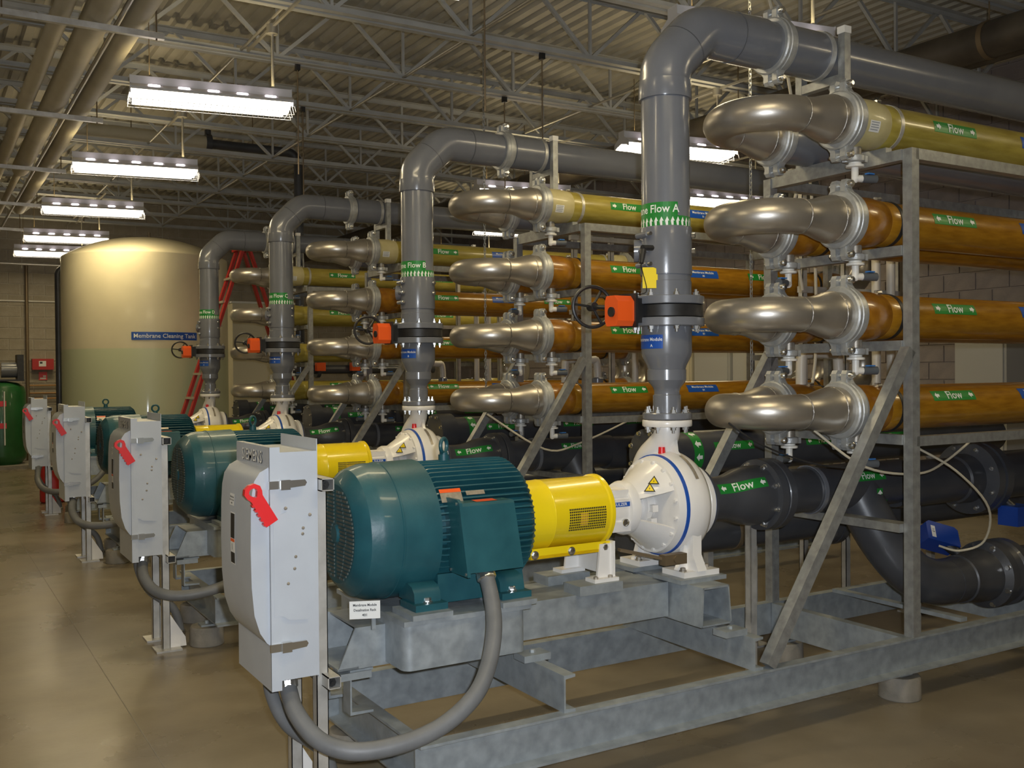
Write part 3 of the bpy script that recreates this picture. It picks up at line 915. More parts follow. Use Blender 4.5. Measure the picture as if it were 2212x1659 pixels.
    b.box((2.55, YA - 0.03, 0.85), (2.67, YA + 0.03, 0.87)).box((2.55, 3.453, 0.90), (2.67, 3.627, 0.907))
    part(pu, 'bearing_housing', b, 'white')
    part(pu, 'oil_plug', MB().cyl((2.63, 3.453, 0.895), (2.63, 3.440, 0.895), 0.016, n=16).torus((2.63, 3.44, 0.895), (0, 1, 0), 0.014, 0.003, 16, 6), 'bolt', 'steel ring plug')
    part(pu, 'breather', MB().cyl((2.56, YA, 1.02), (2.56, YA, 1.06), 0.010, n=10).cyl((2.56, YA, 1.035), (2.56, YA, 1.055), 0.014, n=10), 'plate', 'small brass breather')
    b = MB()
    def cone(a0, a1):
        p_ = [(2.70, 0.115), (2.72, 0.122), (2.80, 0.172), (2.838, 0.205), (2.838, 0.19), (2.80, 0.156), (2.72, 0.106), (2.70, 0.10)]
        b.lathe(o2, ax, p_, 16, False, R(a0), R(a1))
        k = len(b.v)
        for a_ in (a0, a1):
            k = len(b.v)
            for t_, r_ in p_: b.v.append(V((t_, YA + r_ * math.cos(R(a_)), ZS + r_ * math.sin(R(a_)))))
            b.face(range(k, k + len(p_)))
    cone(38, 155); cone(205, 325)
    part(pu, 'lantern', b, 'white')
    part(pu, 'seal_cover', MB().lathe(o2, ax, [(2.70, 0.05), (2.70, 0.06), (2.76, 0.062), (2.765, 0.085), (2.79, 0.085), (2.795, 0.06), (2.838, 0.06), (2.838, 0.0)], 28).box((2.77, YA - 0.11, 0.93), (2.80, YA - 0.05, 0.96)).box((2.77, YA - 0.10, 0.88), (2.80, YA - 0.05, 0.90)), 'white')
    b = MB().lathe(o2, ax, [(2.825, 0.16), (2.835, 0.212), (2.860, 0.220), (2.868, 0.222), (2.868, 0.10)], 48)
    part(pu, 'casing_cover', b, 'white')
    b = MB()
    for k in range(16):
        a_ = R(11 + 22.5 * k)
        b.hexbolt((2.836, YA + 0.197 * math.cos(a_), ZS + 0.197 * math.sin(a_)), (-1, 0, 0), 0.010, 0.014)
    part(pu, 'cover_bolt', b, 'white', kind='stuff')
    part(pu, 'blue_stripe', MB().lathe(o2, ax, [(2.868, 0.2), (2.868, 0.2265), (2.884, 0.2275), (2.884, 0.2)], 56, False), 'blue_lab', 'blue painted stripe')
    b = MB().lathe(o2, ax, [(2.884, 0.2), (2.884, 0.228), (2.90, 0.234), (2.945, 0.240), (2.985, 0.235), (3.01, 0.222), (3.022, 0.20), (3.03, 0.175), (3.05, 0.15), (3.06, 0.12)], 56)
    # volute bulge and neck rising to the discharge flange
    nk = [(2.953, 3.715, 0.90, 0.050), (2.953, 3.722, 1.0, 0.062), (2.953, 3.705, 1.08, 0.070), (2.951, 3.665, 1.14, 0.072), (2.948, 3.605, 1.19, 0.068), (2.946, 3.56, 1.235, 0.060), (2.945, YA, 1.27, 0.058), (2.945, YA, 1.305, 0.058)]
    # densify
    P = []; Rd = []
    for i in range(len(nk) - 1):
        for q in range(4):
            u_ = q / 4
            p0 = nk[max(i - 1, 0)]; p1 = nk[i]; p2 = nk[i + 1]; p3 = nk[min(i + 2, len(nk) - 1)]
            P.append([0.5 * ((2 * p1[j]) + (-p0[j] + p2[j]) * u_ + (2 * p0[j] - 5 * p1[j] + 4 * p2[j] - p3[j]) * u_ ** 2 + (-p0[j] + 3 * p1[j] - 3 * p2[j] + p3[j]) * u_ ** 3) for j in range(4)])
    P.append(list(nk[-1]))
    b.tube([p[:3] for p in P], [p[3] for p in P], 24)
    # web between neck and casing on the near side
    b.prism([(0.0, 0.17), (-0.14, 0.17), (-0.10, 0.20), (-0.055, 0.24), (-0.045, 0.30), (0.03, 0.30)], (2.945, YA, ZS), (0, 1, 0), (0, 0, 1), (1, 0, 0), 0.02)
    part(pu, 'volute', b, 'white', ang=45)
    part(pu, 'discharge_flange', MB().lathe((2.945, YA, 1.298), (0, 0, 1), [(0, 0.06), (0.0, 0.110), (0.004, 0.113), (0.026, 0.113), (0.030, 0.110), (0.03, 0.05)], 40), 'white')
    part(pu, 'suction_flange', MB().lathe(o2, ax, [(3.058, 0.12), (3.058, 0.168), (3.062, 0.172), (3.085, 0.172), (3.09, 0.168), (3.09, 0.12)], 48), 'white')
    part(pu, 'blue_ring', MB().lathe(o2, ax, [(3.0901, 0.12), (3.0901, 0.165), (3.094, 0.165), (3.094, 0.12)], 48), 'blue_lab', 'blue gasket ring')
    part(pu, 'red_plug', MB().cyl((2.905, YA - 0.01, 1.175), (2.905, YA - 0.01, 1.205), 0.017, 0.015, 14), 'red', 'red plastic plug on top')
    for sg in (-1, 1):
        b = MB()
        yy = YA + sg * 0.155
        b.box((2.845, yy - 0.075, 0.650), (3.045, yy + 0.075, 0.674))
        b.prism([(-0.085, 0.674), (0.07, 0.674), (0.045, 0.74), (0.045, 0.82), (-0.05, 0.84), (-0.05, 0.74)], (2.915, yy, 0), (0, 1, 0), (0, 0, 1), (1, 0, 0), 0.05)
        b.prism([(-0.08, 0.674), (0.09, 0.674), (0.055, 0.72), (0.035, 0.80), (-0.035, 0.80), (-0.055, 0.72)], (2.94, yy - 0.012, 0), (1, 0, 0), (0, 0, 1), (0, 1, 0), 0.024)
        f_ = part(pu, 'foot', b, 'white')
        part(f_, 'bolt', MB().cyl((2.866, yy - 0.04, 0.674), (2.866, yy - 0.04, 0.678), 0.017, n=12).hexbolt((2.866, yy - 0.04, 0.678), (0, 0, 1), 0.012, 0.012).hexbolt((3.02, yy - 0.02, 0.674), (0, 0, 1), 0.012, 0.014), 'plate')
    b = MB()
    for yy in (3.50, 3.585):
        b.prism([(0, 0), (0.13, 0), (0.11, 0.16), (0.02, 0.16)], (2.40, yy - 0.10, 0.682), (1, 0, 0), (0, 0, 1), (0, 1, 0), 0.010) if 0 else None
    b.box((2.42, 3.38, 0.665), (2.545, 3.45, 0.680)).box((2.42, 3.63, 0.665), (2.545, 3.70, 0.680))
    b.prism([(0, 0), (0.085, 0), (0.082, 0.14), (0.018, 0.14)], (2.455, 3.412, 0.68), (1, 0, 0), (0, 0, 1), (0, 1, 0), 0.012)
    b.prism([(0, 0), (0.085, 0), (0.082, 0.14), (0.018, 0.14)], (2.455, 3.656, 0.68), (1, 0, 0), (0, 0, 1), (0, 1, 0), 0.012)
    b.box((2.528, 3.40, 0.68), (2.54, 3.68, 0.83))
    b.box((2.525, YA - 0.05, 0.83), (2.56, YA + 0.05, 0.87))
    part(pu, 'bearing_foot', b, 'white')
    b = MB()
    for x, y in ((2.435, 3.395), (2.51, 3.395)): b.hexbolt((x, y, 0.680), (0, 0, 1), 0.010, 0.010)
    part(pu, 'bolt', b, 'plate')
    # drip tray clamp and plated bracket under the casing
    part(pu, 'drain_bracket', MB().bar((2.56, 3.40, 0.79), (2.78, 3.34, 0.735), 0.035, 0.012).box((2.74, 3.31, 0.715), (2.86, 3.35, 0.76)).cyl((2.80, 3.30, 0.74), (2.80, 3.33, 0.74), 0.018, n=10), 'rod')
    part(pu, 'maker_plate', label_shape_box := MB().box((2.69, 3.0, 0), (2.70, 3.001, 0.001)), 'plate') if 0 else None
    # arc nameplate on top of the volute, and blue name strip on the bearing housing
    its = [('rect', -0.009, -0.075, 0.009, 0.075, 0, 0.002)]
    add_label(pu, 'nameplate', its, on_xpipe(2.945, YA, ZS, 0.2405, R(50)), (0, 0.02), mats=('plate', 'ink_white'))
    its = [('rect', -0.05, -0.010, 0.05, 0.010, 0, 0.001), ('text', 'SULZER', 0.018, 0.0, 0, 1, 0.002, 0.0002, 1.1)]
    add_label(pu, 'name_strip', its, on_plane((2.604, 3.4435, 0.975), (1, 0, 0), (0, 0, 1)), mats=('blue_lab', 'ink_white'))
    for ph, tt in ((47, 2.775), (38, 2.748)):
        rr_ = 0.127 + (tt - 2.72) / 0.08 * 0.050 + 0.004
        fm0 = V((tt, YA - rr_ * math.cos(R(ph)), ZS + rr_ * math.sin(R(ph))))
        nrm = V((-0.58, -0.81 * math.cos(R(ph)), 0.81 * math.sin(R(ph)))).normalized()
        axx = V((0, 0, 1)).cross(nrm).normalized()
        ayy = nrm.cross(axx)
        tri = [(-0.026, -0.017), (0.026, -0.017), (0, 0.027)]
        tr2 = [(-0.018, -0.0125), (0.018, -0.0125), (0, 0.018)]
        add_label(pu, 'warning_sticker', [('poly', tri, 1, 0.003), ('poly', tr2, 0, 0.0042), ('poly', [(-0.002, -0.006), (0.002, -0.006), (0.0, 0.006)], 1, 0.005)], lambda s, t_, h, O=fm0, A=axx, B=ayy, Nn=nrm: O + A * s + B * t_ + Nn * (h + 0.001), mats=('yellow', 'ink_black'))
    th.append(pu)
    # ---- riser
    ri = thing('grey_riser_pipe', (2.945, YA, 1.33), '', 'pipe')
    RX = 2.945
    up = (0, 0, 1)
    b = MB()
    b.lathe((RX, YA, 0), up, [(1.331, 0.05), (1.331, 0.109), (1.335, 0.112), (1.357, 0.112), (1.361, 0.108), (1.361, 0.0635), (1.44, 0.0635), (1.444, 0.058), (1.458, 0.0575), (1.475, 0.063), (1.50, 0.083), (1.510, 0.0885), (1.556, 0.0885), (1.558, 0.085), (1.575, 0.090), (1.615, 0.110), (1.632, 0.1145), (1.750, 0.1145), (1.752, 0.168), (1.755, 0.172), (1.787, 0.172), (1.79, 0.169), (1.79, 0.1)], 48)
    part(ri, 'reducer', b, 'pvc', ang=28)
    b = MB().lathe((RX, YA, 0), up, [(1.85, 0.10), (1.85, 0.169), (1.853, 0.172), (1.884, 0.172), (1.887, 0.169), (1.887, 0.1145), (1.955, 0.1145), (1.957, 0.1115), (1.985, 0.1115)], 48, False)
    part(ri, 'upper_flange', b, 'pvc', ang=28)
    b = MB().lathe((RX, YA, 0), up, [(1.985, 0.109), (1.985, 0.1165), (1.99, 0.1175), (2.195, 0.1175), (2.20, 0.1165), (2.20, 0.109)], 48, False)
    va = R(-129.8)
    def at(ang, r_, z): return V((RX + r_ * math.cos(ang), YA + r_ * math.sin(ang), z))
    for z in (2.03, 2.095, 2.165):
        a_ = va - R(55)
        tg = V((-math.sin(a_), math.cos(a_), 0))
        b.cyl(at(a_, 0.122, z) - tg * 0.05, at(a_, 0.122, z) + tg * 0.035, 0.013, n=10)
    a_ = va - R(88)
    b.cyl(at(a_, 0.10, 2.10), at(a_, 0.145, 2.10), 0.052, n=20)
    part(ri, 'service_clamp', b, 'pvc', ang=30)
    b = MB()
    for z in (2.03, 2.095, 2.165):
        a_ = va - R(55)
        tg = V((-math.sin(a_), math.cos(a_), 0))
        b.cyl(at(a_, 0.122, z) + tg * 0.034, at(a_, 0.122, z) + tg * 0.058, 0.009, n=8)
    for z in (2.09, 2.16):
        a_ = va + R(75)
        b.cyl(at(a_, 0.12, z), at(a_, 0.135, z), 0.012, n=8)
    part(ri, 'clamp_bolt', b, 'bolt')
    part(ri, 'pipe_run', MB().lathe((RX, YA, 0), up, [(2.19, 0.1095), (2.80, 0.1095)], 48, False), 'pvc')
    part(ri, 'elbow_socket', MB().lathe((RX, YA, 0), up, [(2.78, 0.1095), (2.78, 0.119), (2.784, 0.1205), (2.862, 0.1185)], 48, False), 'pvc')
    RB = 0.272
    pts = [V((RX, YA, 2.858))]
    cR, cL = 0.172, 0.142
    for k in range(0, 8):
        a_ = PI / 4 * k / 7
        pts.append(V((RX + cR - cR * math.cos(a_), YA, 2.863 + cR * math.sin(a_))))
    p0 = pts[-1]; s2 = math.sqrt(0.5)
    p1 = p0 + V((cL * s2, 0, cL * s2))
    pm = (p0 + p1) / 2
    for k in range(0, 8):
        a_ = PI / 4 + PI / 4 * k / 7
        pts.append(p1 + V((cR * (math.cos(PI / 4) - math.cos(a_)), 0, cR * (math.sin(a_) - math.sin(PI / 4)))))
    pts.append(pts[-1] + V((0.13, 0, 0)))
    part(ri, 'elbow', MB().tube(pts, [0.1185] + [0.1165] * (len(pts) - 1), 40), 'pvc')
    ZH = 2.863 + RB
    b = MB().lathe((0, YA, ZH), ax, [(3.34, 0.110), (3.342, 0.119), (3.53, 0.119), (3.532, 0.113), (3.60, 0.113)], 44, False)
    part(ri, 'pipe_socket', b, 'pvc', ang=25)
    for x in (3.345,):
        part(ri, 'joint_ring', MB().lathe((0, YA, ZH), ax, [(x - 0.004, 0.117), (x - 0.002, 0.1195), (x + 0.002, 0.1195), (x + 0.004, 0.117)], 44, False), 'pvc_dark')
    a_ = PI / 4
    part(ri, 'joint_ring', MB().lathe(pm - V((math.sin(a_), 0, math.cos(a_))) * 0.003, (math.sin(a_), 0, math.cos(a_)), [(0, 0.1155), (0.001, 0.1172), (0.005, 0.1172), (0.006, 0.1155)], 44, False), 'pvc_dark')
    part(ri, 'pipe_socket', MB().lathe((0, YA, ZH), ax, [(3.60, 0.113), (3.68, 0.113), (3.682, 0.1175), (3.93, 0.1175), (3.932, 0.1095)], 44, False), 'pvc', ang=25)
    part(ri, 'pipe_run', MB().lathe((0, YA, ZH), ax, [(3.93, 0.1095), (6.75, 0.1095)], 44), 'pvc')
    part(ri, 'strap', MB().lathe((0, YA, ZH), ax, [(3.915, 0.117), (3.915, 0.1245), (3.942, 0.1245), (3.942, 0.109)], 36, False), 'strut', 'plated pipe strap')
    coupling(ri, 3.63, YA, ZH, 0.1135, R(0))
    # return pipe behind the top tube
    # bolts on the flanges
    def ringbolts(root, z, dz, r_, n, m='bolt', rad=0.011, ph=0):
        for k in range(n):
            a_ = 2 * PI * (k + 0.5) / n + ph
            b = MB()
            p_ = at(a_, r_, z)
            b.lathe(p_, (0, 0, dz), [(0, rad * 1.5), (0.003, rad * 1.5), (0.003, rad * 1.15), (0.014, rad * 1.15), (0.014, rad * 0.6), (0.028, rad * 0.6)], 6)
            part(root, 'bolt', b, m)
    ringbolts(ri, 1.361, 1, 0.092, 8)
    ringbolts(pu, 1.298, -1, 0.092, 8)
    ringbolts(ri, 1.887, 1, 0.148, 8)
    ringbolts(ri, 1.752, -1, 0.148, 8)
    th.append(ri)
    # ---- butterfly valve
    bv = thing('butterfly_valve', (RX, YA, 1.79), lbl('black butterfly valve with orange-red gearbox and black handwheel clamped in the grey riser'), 'valve')
    b = MB().lathe((RX, YA, 0), up, [(1.7905, 0.1), (1.7905, 0.160), (1.795, 0.166), (1.845, 0.166), (1.8495, 0.160), (1.8495, 0.1)], 48)
    b.prism([(-0.035, -0.055), (0.035, -0.055), (0.035, 0.055), (-0.035, 0.055)], (RX - 0.215, YA, 1.82), (0, 1, 0), (0, 0, 1), (1, 0, 0), 0.08)
    b.prism([(-0.06, -0.075), (0.06, -0.075), (0.06, 0.075), (-0.06, 0.075)], (RX - 0.222, YA, 1.82), (0, 1, 0), (0, 0, 1), (1, 0, 0), 0.012)
    part(bv, 'valve_body', b, 'black')
    oc = [(-0.034, -0.068), (0.036, -0.068), (0.048, -0.045), (0.048, 0.042), (0.036, 0.066), (-0.024, 0.066), (-0.048, 0.040), (-0.048, -0.045)]
    part(bv, 'gearbox', MB().prism(oc, (RX - 0.312, YA, 1.818), (0, 1, 0), (0, 0, 1), (1, 0, 0), 0.090), 'act_red', 'orange-red gearbox', ang=20)
    part(bv, 'position_cap', MB().cyl((RX - 0.312, YA - 0.005, 1.812), (RX - 0.320, YA - 0.005, 1.812), 0.022, n=18), 'black')
    wx, wy, wz = RX - 0.300, 3.70, 1.845
    part(bv, 'handwheel', MB().torus((wx, wy, wz), (0.25, 1, 0), 0.092, 0.0085, 36, 8).cyl((wx, wy, wz), (wx, wy - 0.115, wz - 0.01), 0.010, n=8).cyl((wx, wy - 0.02, wz), (wx, wy + 0.02, wz), 0.02, n=12)
         .cyl((wx, wy, wz), (wx - 0.088, wy + 0.01, wz + 0.01), 0.006, n=6).cyl((wx, wy, wz), (wx + 0.05, wy, wz + 0.075), 0.006, n=6).cyl((wx, wy, wz), (wx + 0.05, wy, wz - 0.075), 0.006, n=6), 'black')
    th.append(bv)
    # ---- suction line
    su = thing('suction_pipe', (3.1, YA, ZS), lbl('thick black suction pipe with bolted flanges behind the pump'), 'pipe')
    b = MB().lathe(o2, ax, [(3.094, 0.10), (3.094, 0.160), (3.110, 0.162), (3.115, 0.104), (3.22, 0.102), (3.27, 0.104), (3.32, 0.116), (3.37, 0.133), (3.43, 0.143), (3.50, 0.145), (3.505, 0.172), (3.545, 0.174), (3.548, 0.17), (3.548, 0.1)], 44)
    part(su, 'reducer', b, 'black_pipe', ang=28)
    b = MB().lathe(o2, ax, [(3.556, 0.10), (3.556, 0.17), (3.56, 0.174), (3.60, 0.174), (3.603, 0.17), (3.603, 0.1105), (3.84, 0.1105), (3.845, 0.118), (4.55, 0.118)], 44, False)
    part(su, 'pipe_run', b, 'black_pipe', ang=28)
    part(su, 'strap', MB().lathe(o2, ax, [(3.85, 0.115), (3.85, 0.123), (3.875, 0.123), (3.875, 0.115)], 36, False), 'pvc')
    part(su, 'pipe_run', MB().lathe((0, YA, ZS - 0.02), ax, [(4.50, 0.118), (4.56, 0.124), (5.00, 0.124), (5.01, 0.135), (5.12, 0.14), (5.14, 0.205), (5.19, 0.208), (5.195, 0.17), (5.21, 0.17), (5.215, 0.208), (5.27, 0.208), (5.275, 0.14), (6.5, 0.135)], 40), 'black_pipe', ang=28)
    for xx, nn, rr2, dd in ((3.505, 8, 0.148, -1), (5.14, 8, 0.178, -1)):
        for k in range(nn):
            a_ = 2 * PI * (k + 0.5) / nn
            b = MB()
            b.lathe((xx, YA + rr2 * math.cos(a_), ZS - (0.02 if xx > 4 else 0) + rr2 * math.sin(a_)), (dd, 0, 0), [(0, 0.017), (0.003, 0.017), (0.003, 0.013), (0.015, 0.013), (0.015, 0.007), (0.03, 0.007)], 6)
            part(su, 'bolt', b, 'bolt')
    # tee branch dropping to the low pipe
    P = [V((4.20, YA, ZS)), V((4.22, 3.50, 0.84)), V((4.26, 3.44, 0.70)), V((4.32, 3.38, 0.58)), V((4.40, 3.33, 0.49)), V((4.52, 3.30, 0.445)), V((4.66, 3.29, 0.44))]
    Q = []
    for i in range(len(P) - 1):
        p0, p1, p2, p3 = P[max(i - 1, 0)], P[i], P[i + 1], P[min(i + 2, len(P) - 1)]
        for q in range(4):
            u_ = q / 4
            Q.append(0.5 * ((2 * p1) + (p2 - p0) * u_ + (2 * p0 - 5 * p1 + 4 * p2 - p3) * u_ ** 2 + (3 * p1 - p0 - 3 * p2 + p3) * u_ ** 3))
    Q.append(P[-1])
    part(su, 'branch_elbow', MB().tube(Q, 0.118, 32), 'black_pipe')
    b = MB().lathe((0, 3.29, 0.44), ax, [(4.60, 0.118), (4.70, 0.118), (4.705, 0.126), (4.73, 0.126), (4.74, 0.124), (4.80, 0.135), (4.90, 0.140), (4.92, 0.178), (4.97, 0.181), (4.975, 0.155), (5.04, 0.168), (5.05, 0.181), (5.10, 0.181), (5.11, 0.12), (6.4, 0.12)], 40)
    part(su, 'low_pipe', b, 'black_pipe', ang=28)
    for k in range(8):
        a_ = 2 * PI * (k + 0.5) / 8
        part(su, 'bolt', MB().lathe((4.92, 3.29 + 0.160 * math.cos(a_), 0.44 + 0.160 * math.sin(a_)), (-1, 0, 0), [(0, 0.017), (0.004, 0.017), (0.004, 0.013), (0.02, 0.013)], 6), 'bolt')
    fmL = dict(cut=(0, 0.012))
    pf = [(3.0, 0.104), (3.22, 0.102), (3.27, 0.104), (3.32, 0.116), (3.37, 0.133), (3.43, 0.143), (3.6, 0.145)]
    def redmap(s_, t_, h):
        x = 3.315 + s_
        for (xa, ra), (xb, rb) in zip(pf, pf[1:]):
            if xa <= x <= xb: r_ = ra + (rb - ra) * (x - xa) / (xb - xa)
        a_ = R(33) + t_ / r_
        return (x, YA - (r_ + h) * math.cos(a_), ZS + (r_ + h) * math.sin(a_))
    add_label(su, 'flow_label', flow_items(0.27, 0.05, True, 0.056), redmap, (0.01, 0.012))
    add_label(su, 'flow_label', flow_items(0.26, 0.052, True, 0.052), on_xpipe(4.18, YA, ZS, 0.118, R(30)), (0, 0.012))
    its = [('rect', -0.022, 0.03, 0.022, 0.085, 0, 0.001), ('poly', arrow(0, 0.058, 0.04, -PI / 2), 1, 0.003), ('rect', -0.07, -0.03, 0.07, 0.022, 0, 0.0012),
           ('text', 'Membrane Cleaning', 0.016, 0, 0.008, 1, 0.003, 0.0002, 0.9), ('text', 'Permeate', 0.016, 0.01, -0.013, 1, 0.003, 0.0002, 0.9)]
    add_label(su, 'cleaning_label', its, on_xpipe(4.23, YA - 0.01, ZS - 0.02, 0.126, R(-32)), (0, 0.012))
    th.append(su)
    # actuated valves
    av = thing('actuated_valve', (4.97, 3.40, 0.56), lbl('blue valve actuator on the low black pipe'), 'valve')
    bx = MB()
    cx = V((4.74, 3.44, 0.635))
    d1 = V((0.30, 0.35, 0.55)).normalized(); d2 = V((0.86, -0.3, -0.25)); d2 = (d2 - d1 * d2.dot(d1)).normalized(); d3 = d1.cross(d2)
    bx.prism([(-0.10, -0.055), (0.10, -0.055), (0.10, 0.045), (0.08, 0.06), (-0.08, 0.06), (-0.10, 0.045)], cx - d3 * 0.05, d2, d1, d3, 0.11)
    part(av, 'actuator', bx, 'blue', ang=20)
    part(av, 'valve_stem', MB().cyl(cx, V((4.82, 3.33, 0.53)), 0.03, n=14), 'black')
    f = on_plane(cx - d2 * 0.101 - d3 * 0.0, d1 * 1.0, d2.cross(d1))
    add_label(av, 'label_strip', [('rect', -0.04, -0.016, 0.03, 0.010, 0, 0.001), ('text', 'E-I', 0.02, 0, -0.003, 1, 0.002, 0.0003, 1)], lambda s, t_, h: cx - d3 * 0.052 - d2 * 0.06 + d1 * s + d2 * t_ - d3 * h * 1, mats=('sticker', 'ink_black'))
    th.append(av)
    av2 = thing('actuated_valve', (5.30, 3.54, 0.7), lbl('blue actuator under the large flange of the suction pipe'), 'valve')
    part(av2, 'actuator', MB().cbox((5.33, 3.36, 0.72), (0.16, 0.12, 0.11)), 'blue', ang=20)
    part(av2, 'valve_stem', MB().cyl((5.33, 3.38, 0.76), (5.30, 3.48, 0.85), 0.025, n=12), 'black')
    th.append(av2)
    # low header behind
    hd = thing('black_header_pipe', (4.8, 4.12, 0.72), lbl('long low black header pipe behind the frame, brass strap around it'), 'pipe')
    part(hd, 'pipe_run', MB().lathe((0, 4.12, 0.66), ax, [(3.15, 0.10), (6.6, 0.10)], 32), 'black_pipe')
    b = MB().lathe((0, 4.12, 0.66), ax, [(4.58, 0.10), (4.58, 0.15), (4.63, 0.15), (4.635, 0.12), (4.64, 0.15), (4.69, 0.15), (4.69, 0.10)], 28, False)
    part(hd, 'flange', b, 'black_pipe', ang=28)
    part(hd, 'strap', MB().lathe((0, 4.12, 0.66), ax, [(3.86, 0.10), (3.86, 0.106), (3.89, 0.106), (3.89, 0.10)], 32, False), 'rod')
    part(hd, 'pipe_stand', MB().box((4.02, 4.10, 0.0), (4.06, 4.14, 0.56)).box((3.97, 4.05, 0.0), (4.11, 4.19, 0.01)), 'strut')
    part(hd, 'pipe_stand', MB().box((5.42, 4.10, 0.0), (5.46, 4.14, 0.56)).box((5.37, 4.05, 0.0), (5.51, 4.19, 0.01)), 'strut')
    th.append(hd)
    # upper back header: larger, dark, with blue actuators
    HB = 1
    hb = thing('black_header_pipe', (4.6, 4.35, 1.1), lbl('upper dark header pipe crossing behind the membrane rack'), 'pipe')
    b = MB().lathe((0, 4.35, 1.08), ax, [(3.46, 0.0), (3.465, 0.15), (3.552, 0.15), (3.60, 0.15), (3.602, 0.12), (4.4, 0.12), (4.402, 0.16), (4.45, 0.16), (4.46, 0.12), (6.6, 0.12)], 32)
    part(hb, 'pipe_run', b, 'black_pipe', ang=28)
    items = flow_items(0.3, 0.05, True, 0.048)
    add_label(hb, 'flow_label', items, on_xpipe(4.75, 4.35, 1.08, 0.12, R(20)), (0, 0.012))
    part(hb, 'pipe_stand', MB().box((3.9, 4.33, 0.0), (3.94, 4.37, 0.96)).box((3.85, 4.28, 0), (3.99, 4.42, 0.01)), 'strut')
    part(hb, 'pipe_stand', MB().box((5.9, 4.33, 0.0), (5.94, 4.37, 0.96)).box((5.85, 4.28, 0), (5.99, 4.42, 0.01)), 'strut')
    b = MB().box((4.05, 4.27, 1.22), (4.25, 4.43, 1.32)).box((4.52, 4.27, 1.22), (4.66, 4.43, 1.34)).cyl((4.15, 4.35, 1.1), (4.15, 4.35, 1.24), 0.03, n=10).cyl((4.6, 4.35, 1.1), (4.6, 4.35, 1.24), 0.03, n=10)
    part(hb, 'actuator', b, 'blue')
    for xx, rr2 in ((4.402, 0.142), (3.552, 0.133)):
        for k in range(8):
            a_ = 2 * PI * (k + 0.5) / 8
            part(hb, 'bolt', MB().lathe((xx - (0.0 if xx > 4 else 0.087), 4.35 + rr2 * math.cos(a_), 1.08 + rr2 * math.sin(a_)), (-1, 0, 0), [(0, 0.015), (0.004, 0.015), (0.004, 0.011), (0.018, 0.011)], 6), 'bolt')
    add_label(hb, 'green_band', [('rect', -0.035, -0.16, 0.035, 0.19, 0, 0.001)] + [('poly', arrow(0, -0.12 + 0.075 * q, 0.045, 0), 1, 0.003) for q in range(4)], on_xpipe(3.75, 4.35, 1.08, 0.12, R(15)), (0, 0.012))
    add_label(hb, 'flow_label', flow_items(0.3, 0.05, True, 0.048), on_xpipe(4.02, 4.35, 1.08, 0.12, R(20)), (0, 0.012))
    add_label(hb, 'flow_label', flow_items(0.3, 0.05, True, 0.048), on_xpipe(5.4, 4.35, 1.08, 0.12, R(20)), (0, 0.012))
    th.append(hb)
    return th

def coupling(root, x, y, z, r, roll=0.0):
    """two-half bolted pipe clamp around a pipe along x"""
    b = MB().lathe((0, y, z), (1, 0, 0), [(x - 0.036, r - 0.004), (x - 0.036, r + 0.016), (x - 0.030, r + 0.023), (x - 0.014, r + 0.023), (x - 0.011, r + 0.027), (x + 0.014, r + 0.027), (x + 0.017, r + 0.022), (x + 0.032, r + 0.020), (x + 0.036, r + 0.015), (x + 0.036, r - 0.004)], 40, False)
    for sg in (-1, 1):
        for sy in (-1, 1):
            b.prism([(-0.024, -0.05), (0.024, -0.05), (0.024, 0.018), (0.014, 0.034), (-0.014, 0.034), (-0.024, 0.018)], (x, y + sy * 0.014, z + sg * (r + 0.040)), (1, 0, 0), (0, 0, sg), (0, sy, 0), 0.030)
            b.prism([(0.016, 0.0), (0.115, -0.040), (0.095, -0.020), (0.060, 0.012), (0.040, 0.040), (0.016, 0.045)], (x - 0.020, y, z + sg * r), (0, sy, 0), (0, 0, sg), (1, 0, 0), 0.040)
    o = part(root, 'pipe_clamp', b, 'cast', 'grey cast pipe clamp', ang=30)
    for sg in (-1, 1):
        bb = MB()
        p0 = V((x, y - 0.060, z + sg * (r + 0.050)))
        bb.cyl(p0, p0 + V((0, 0.125, 0)), 0.009, n=8)
        bb.lathe(p0, (0, 1, 0), [(-0.012, 0.010), (-0.006, 0.017), (0.014, 0.018), (0.016, 0.014)], 10)
        part(o, 'clamp_bolt', bb, 'bolt')
    return o

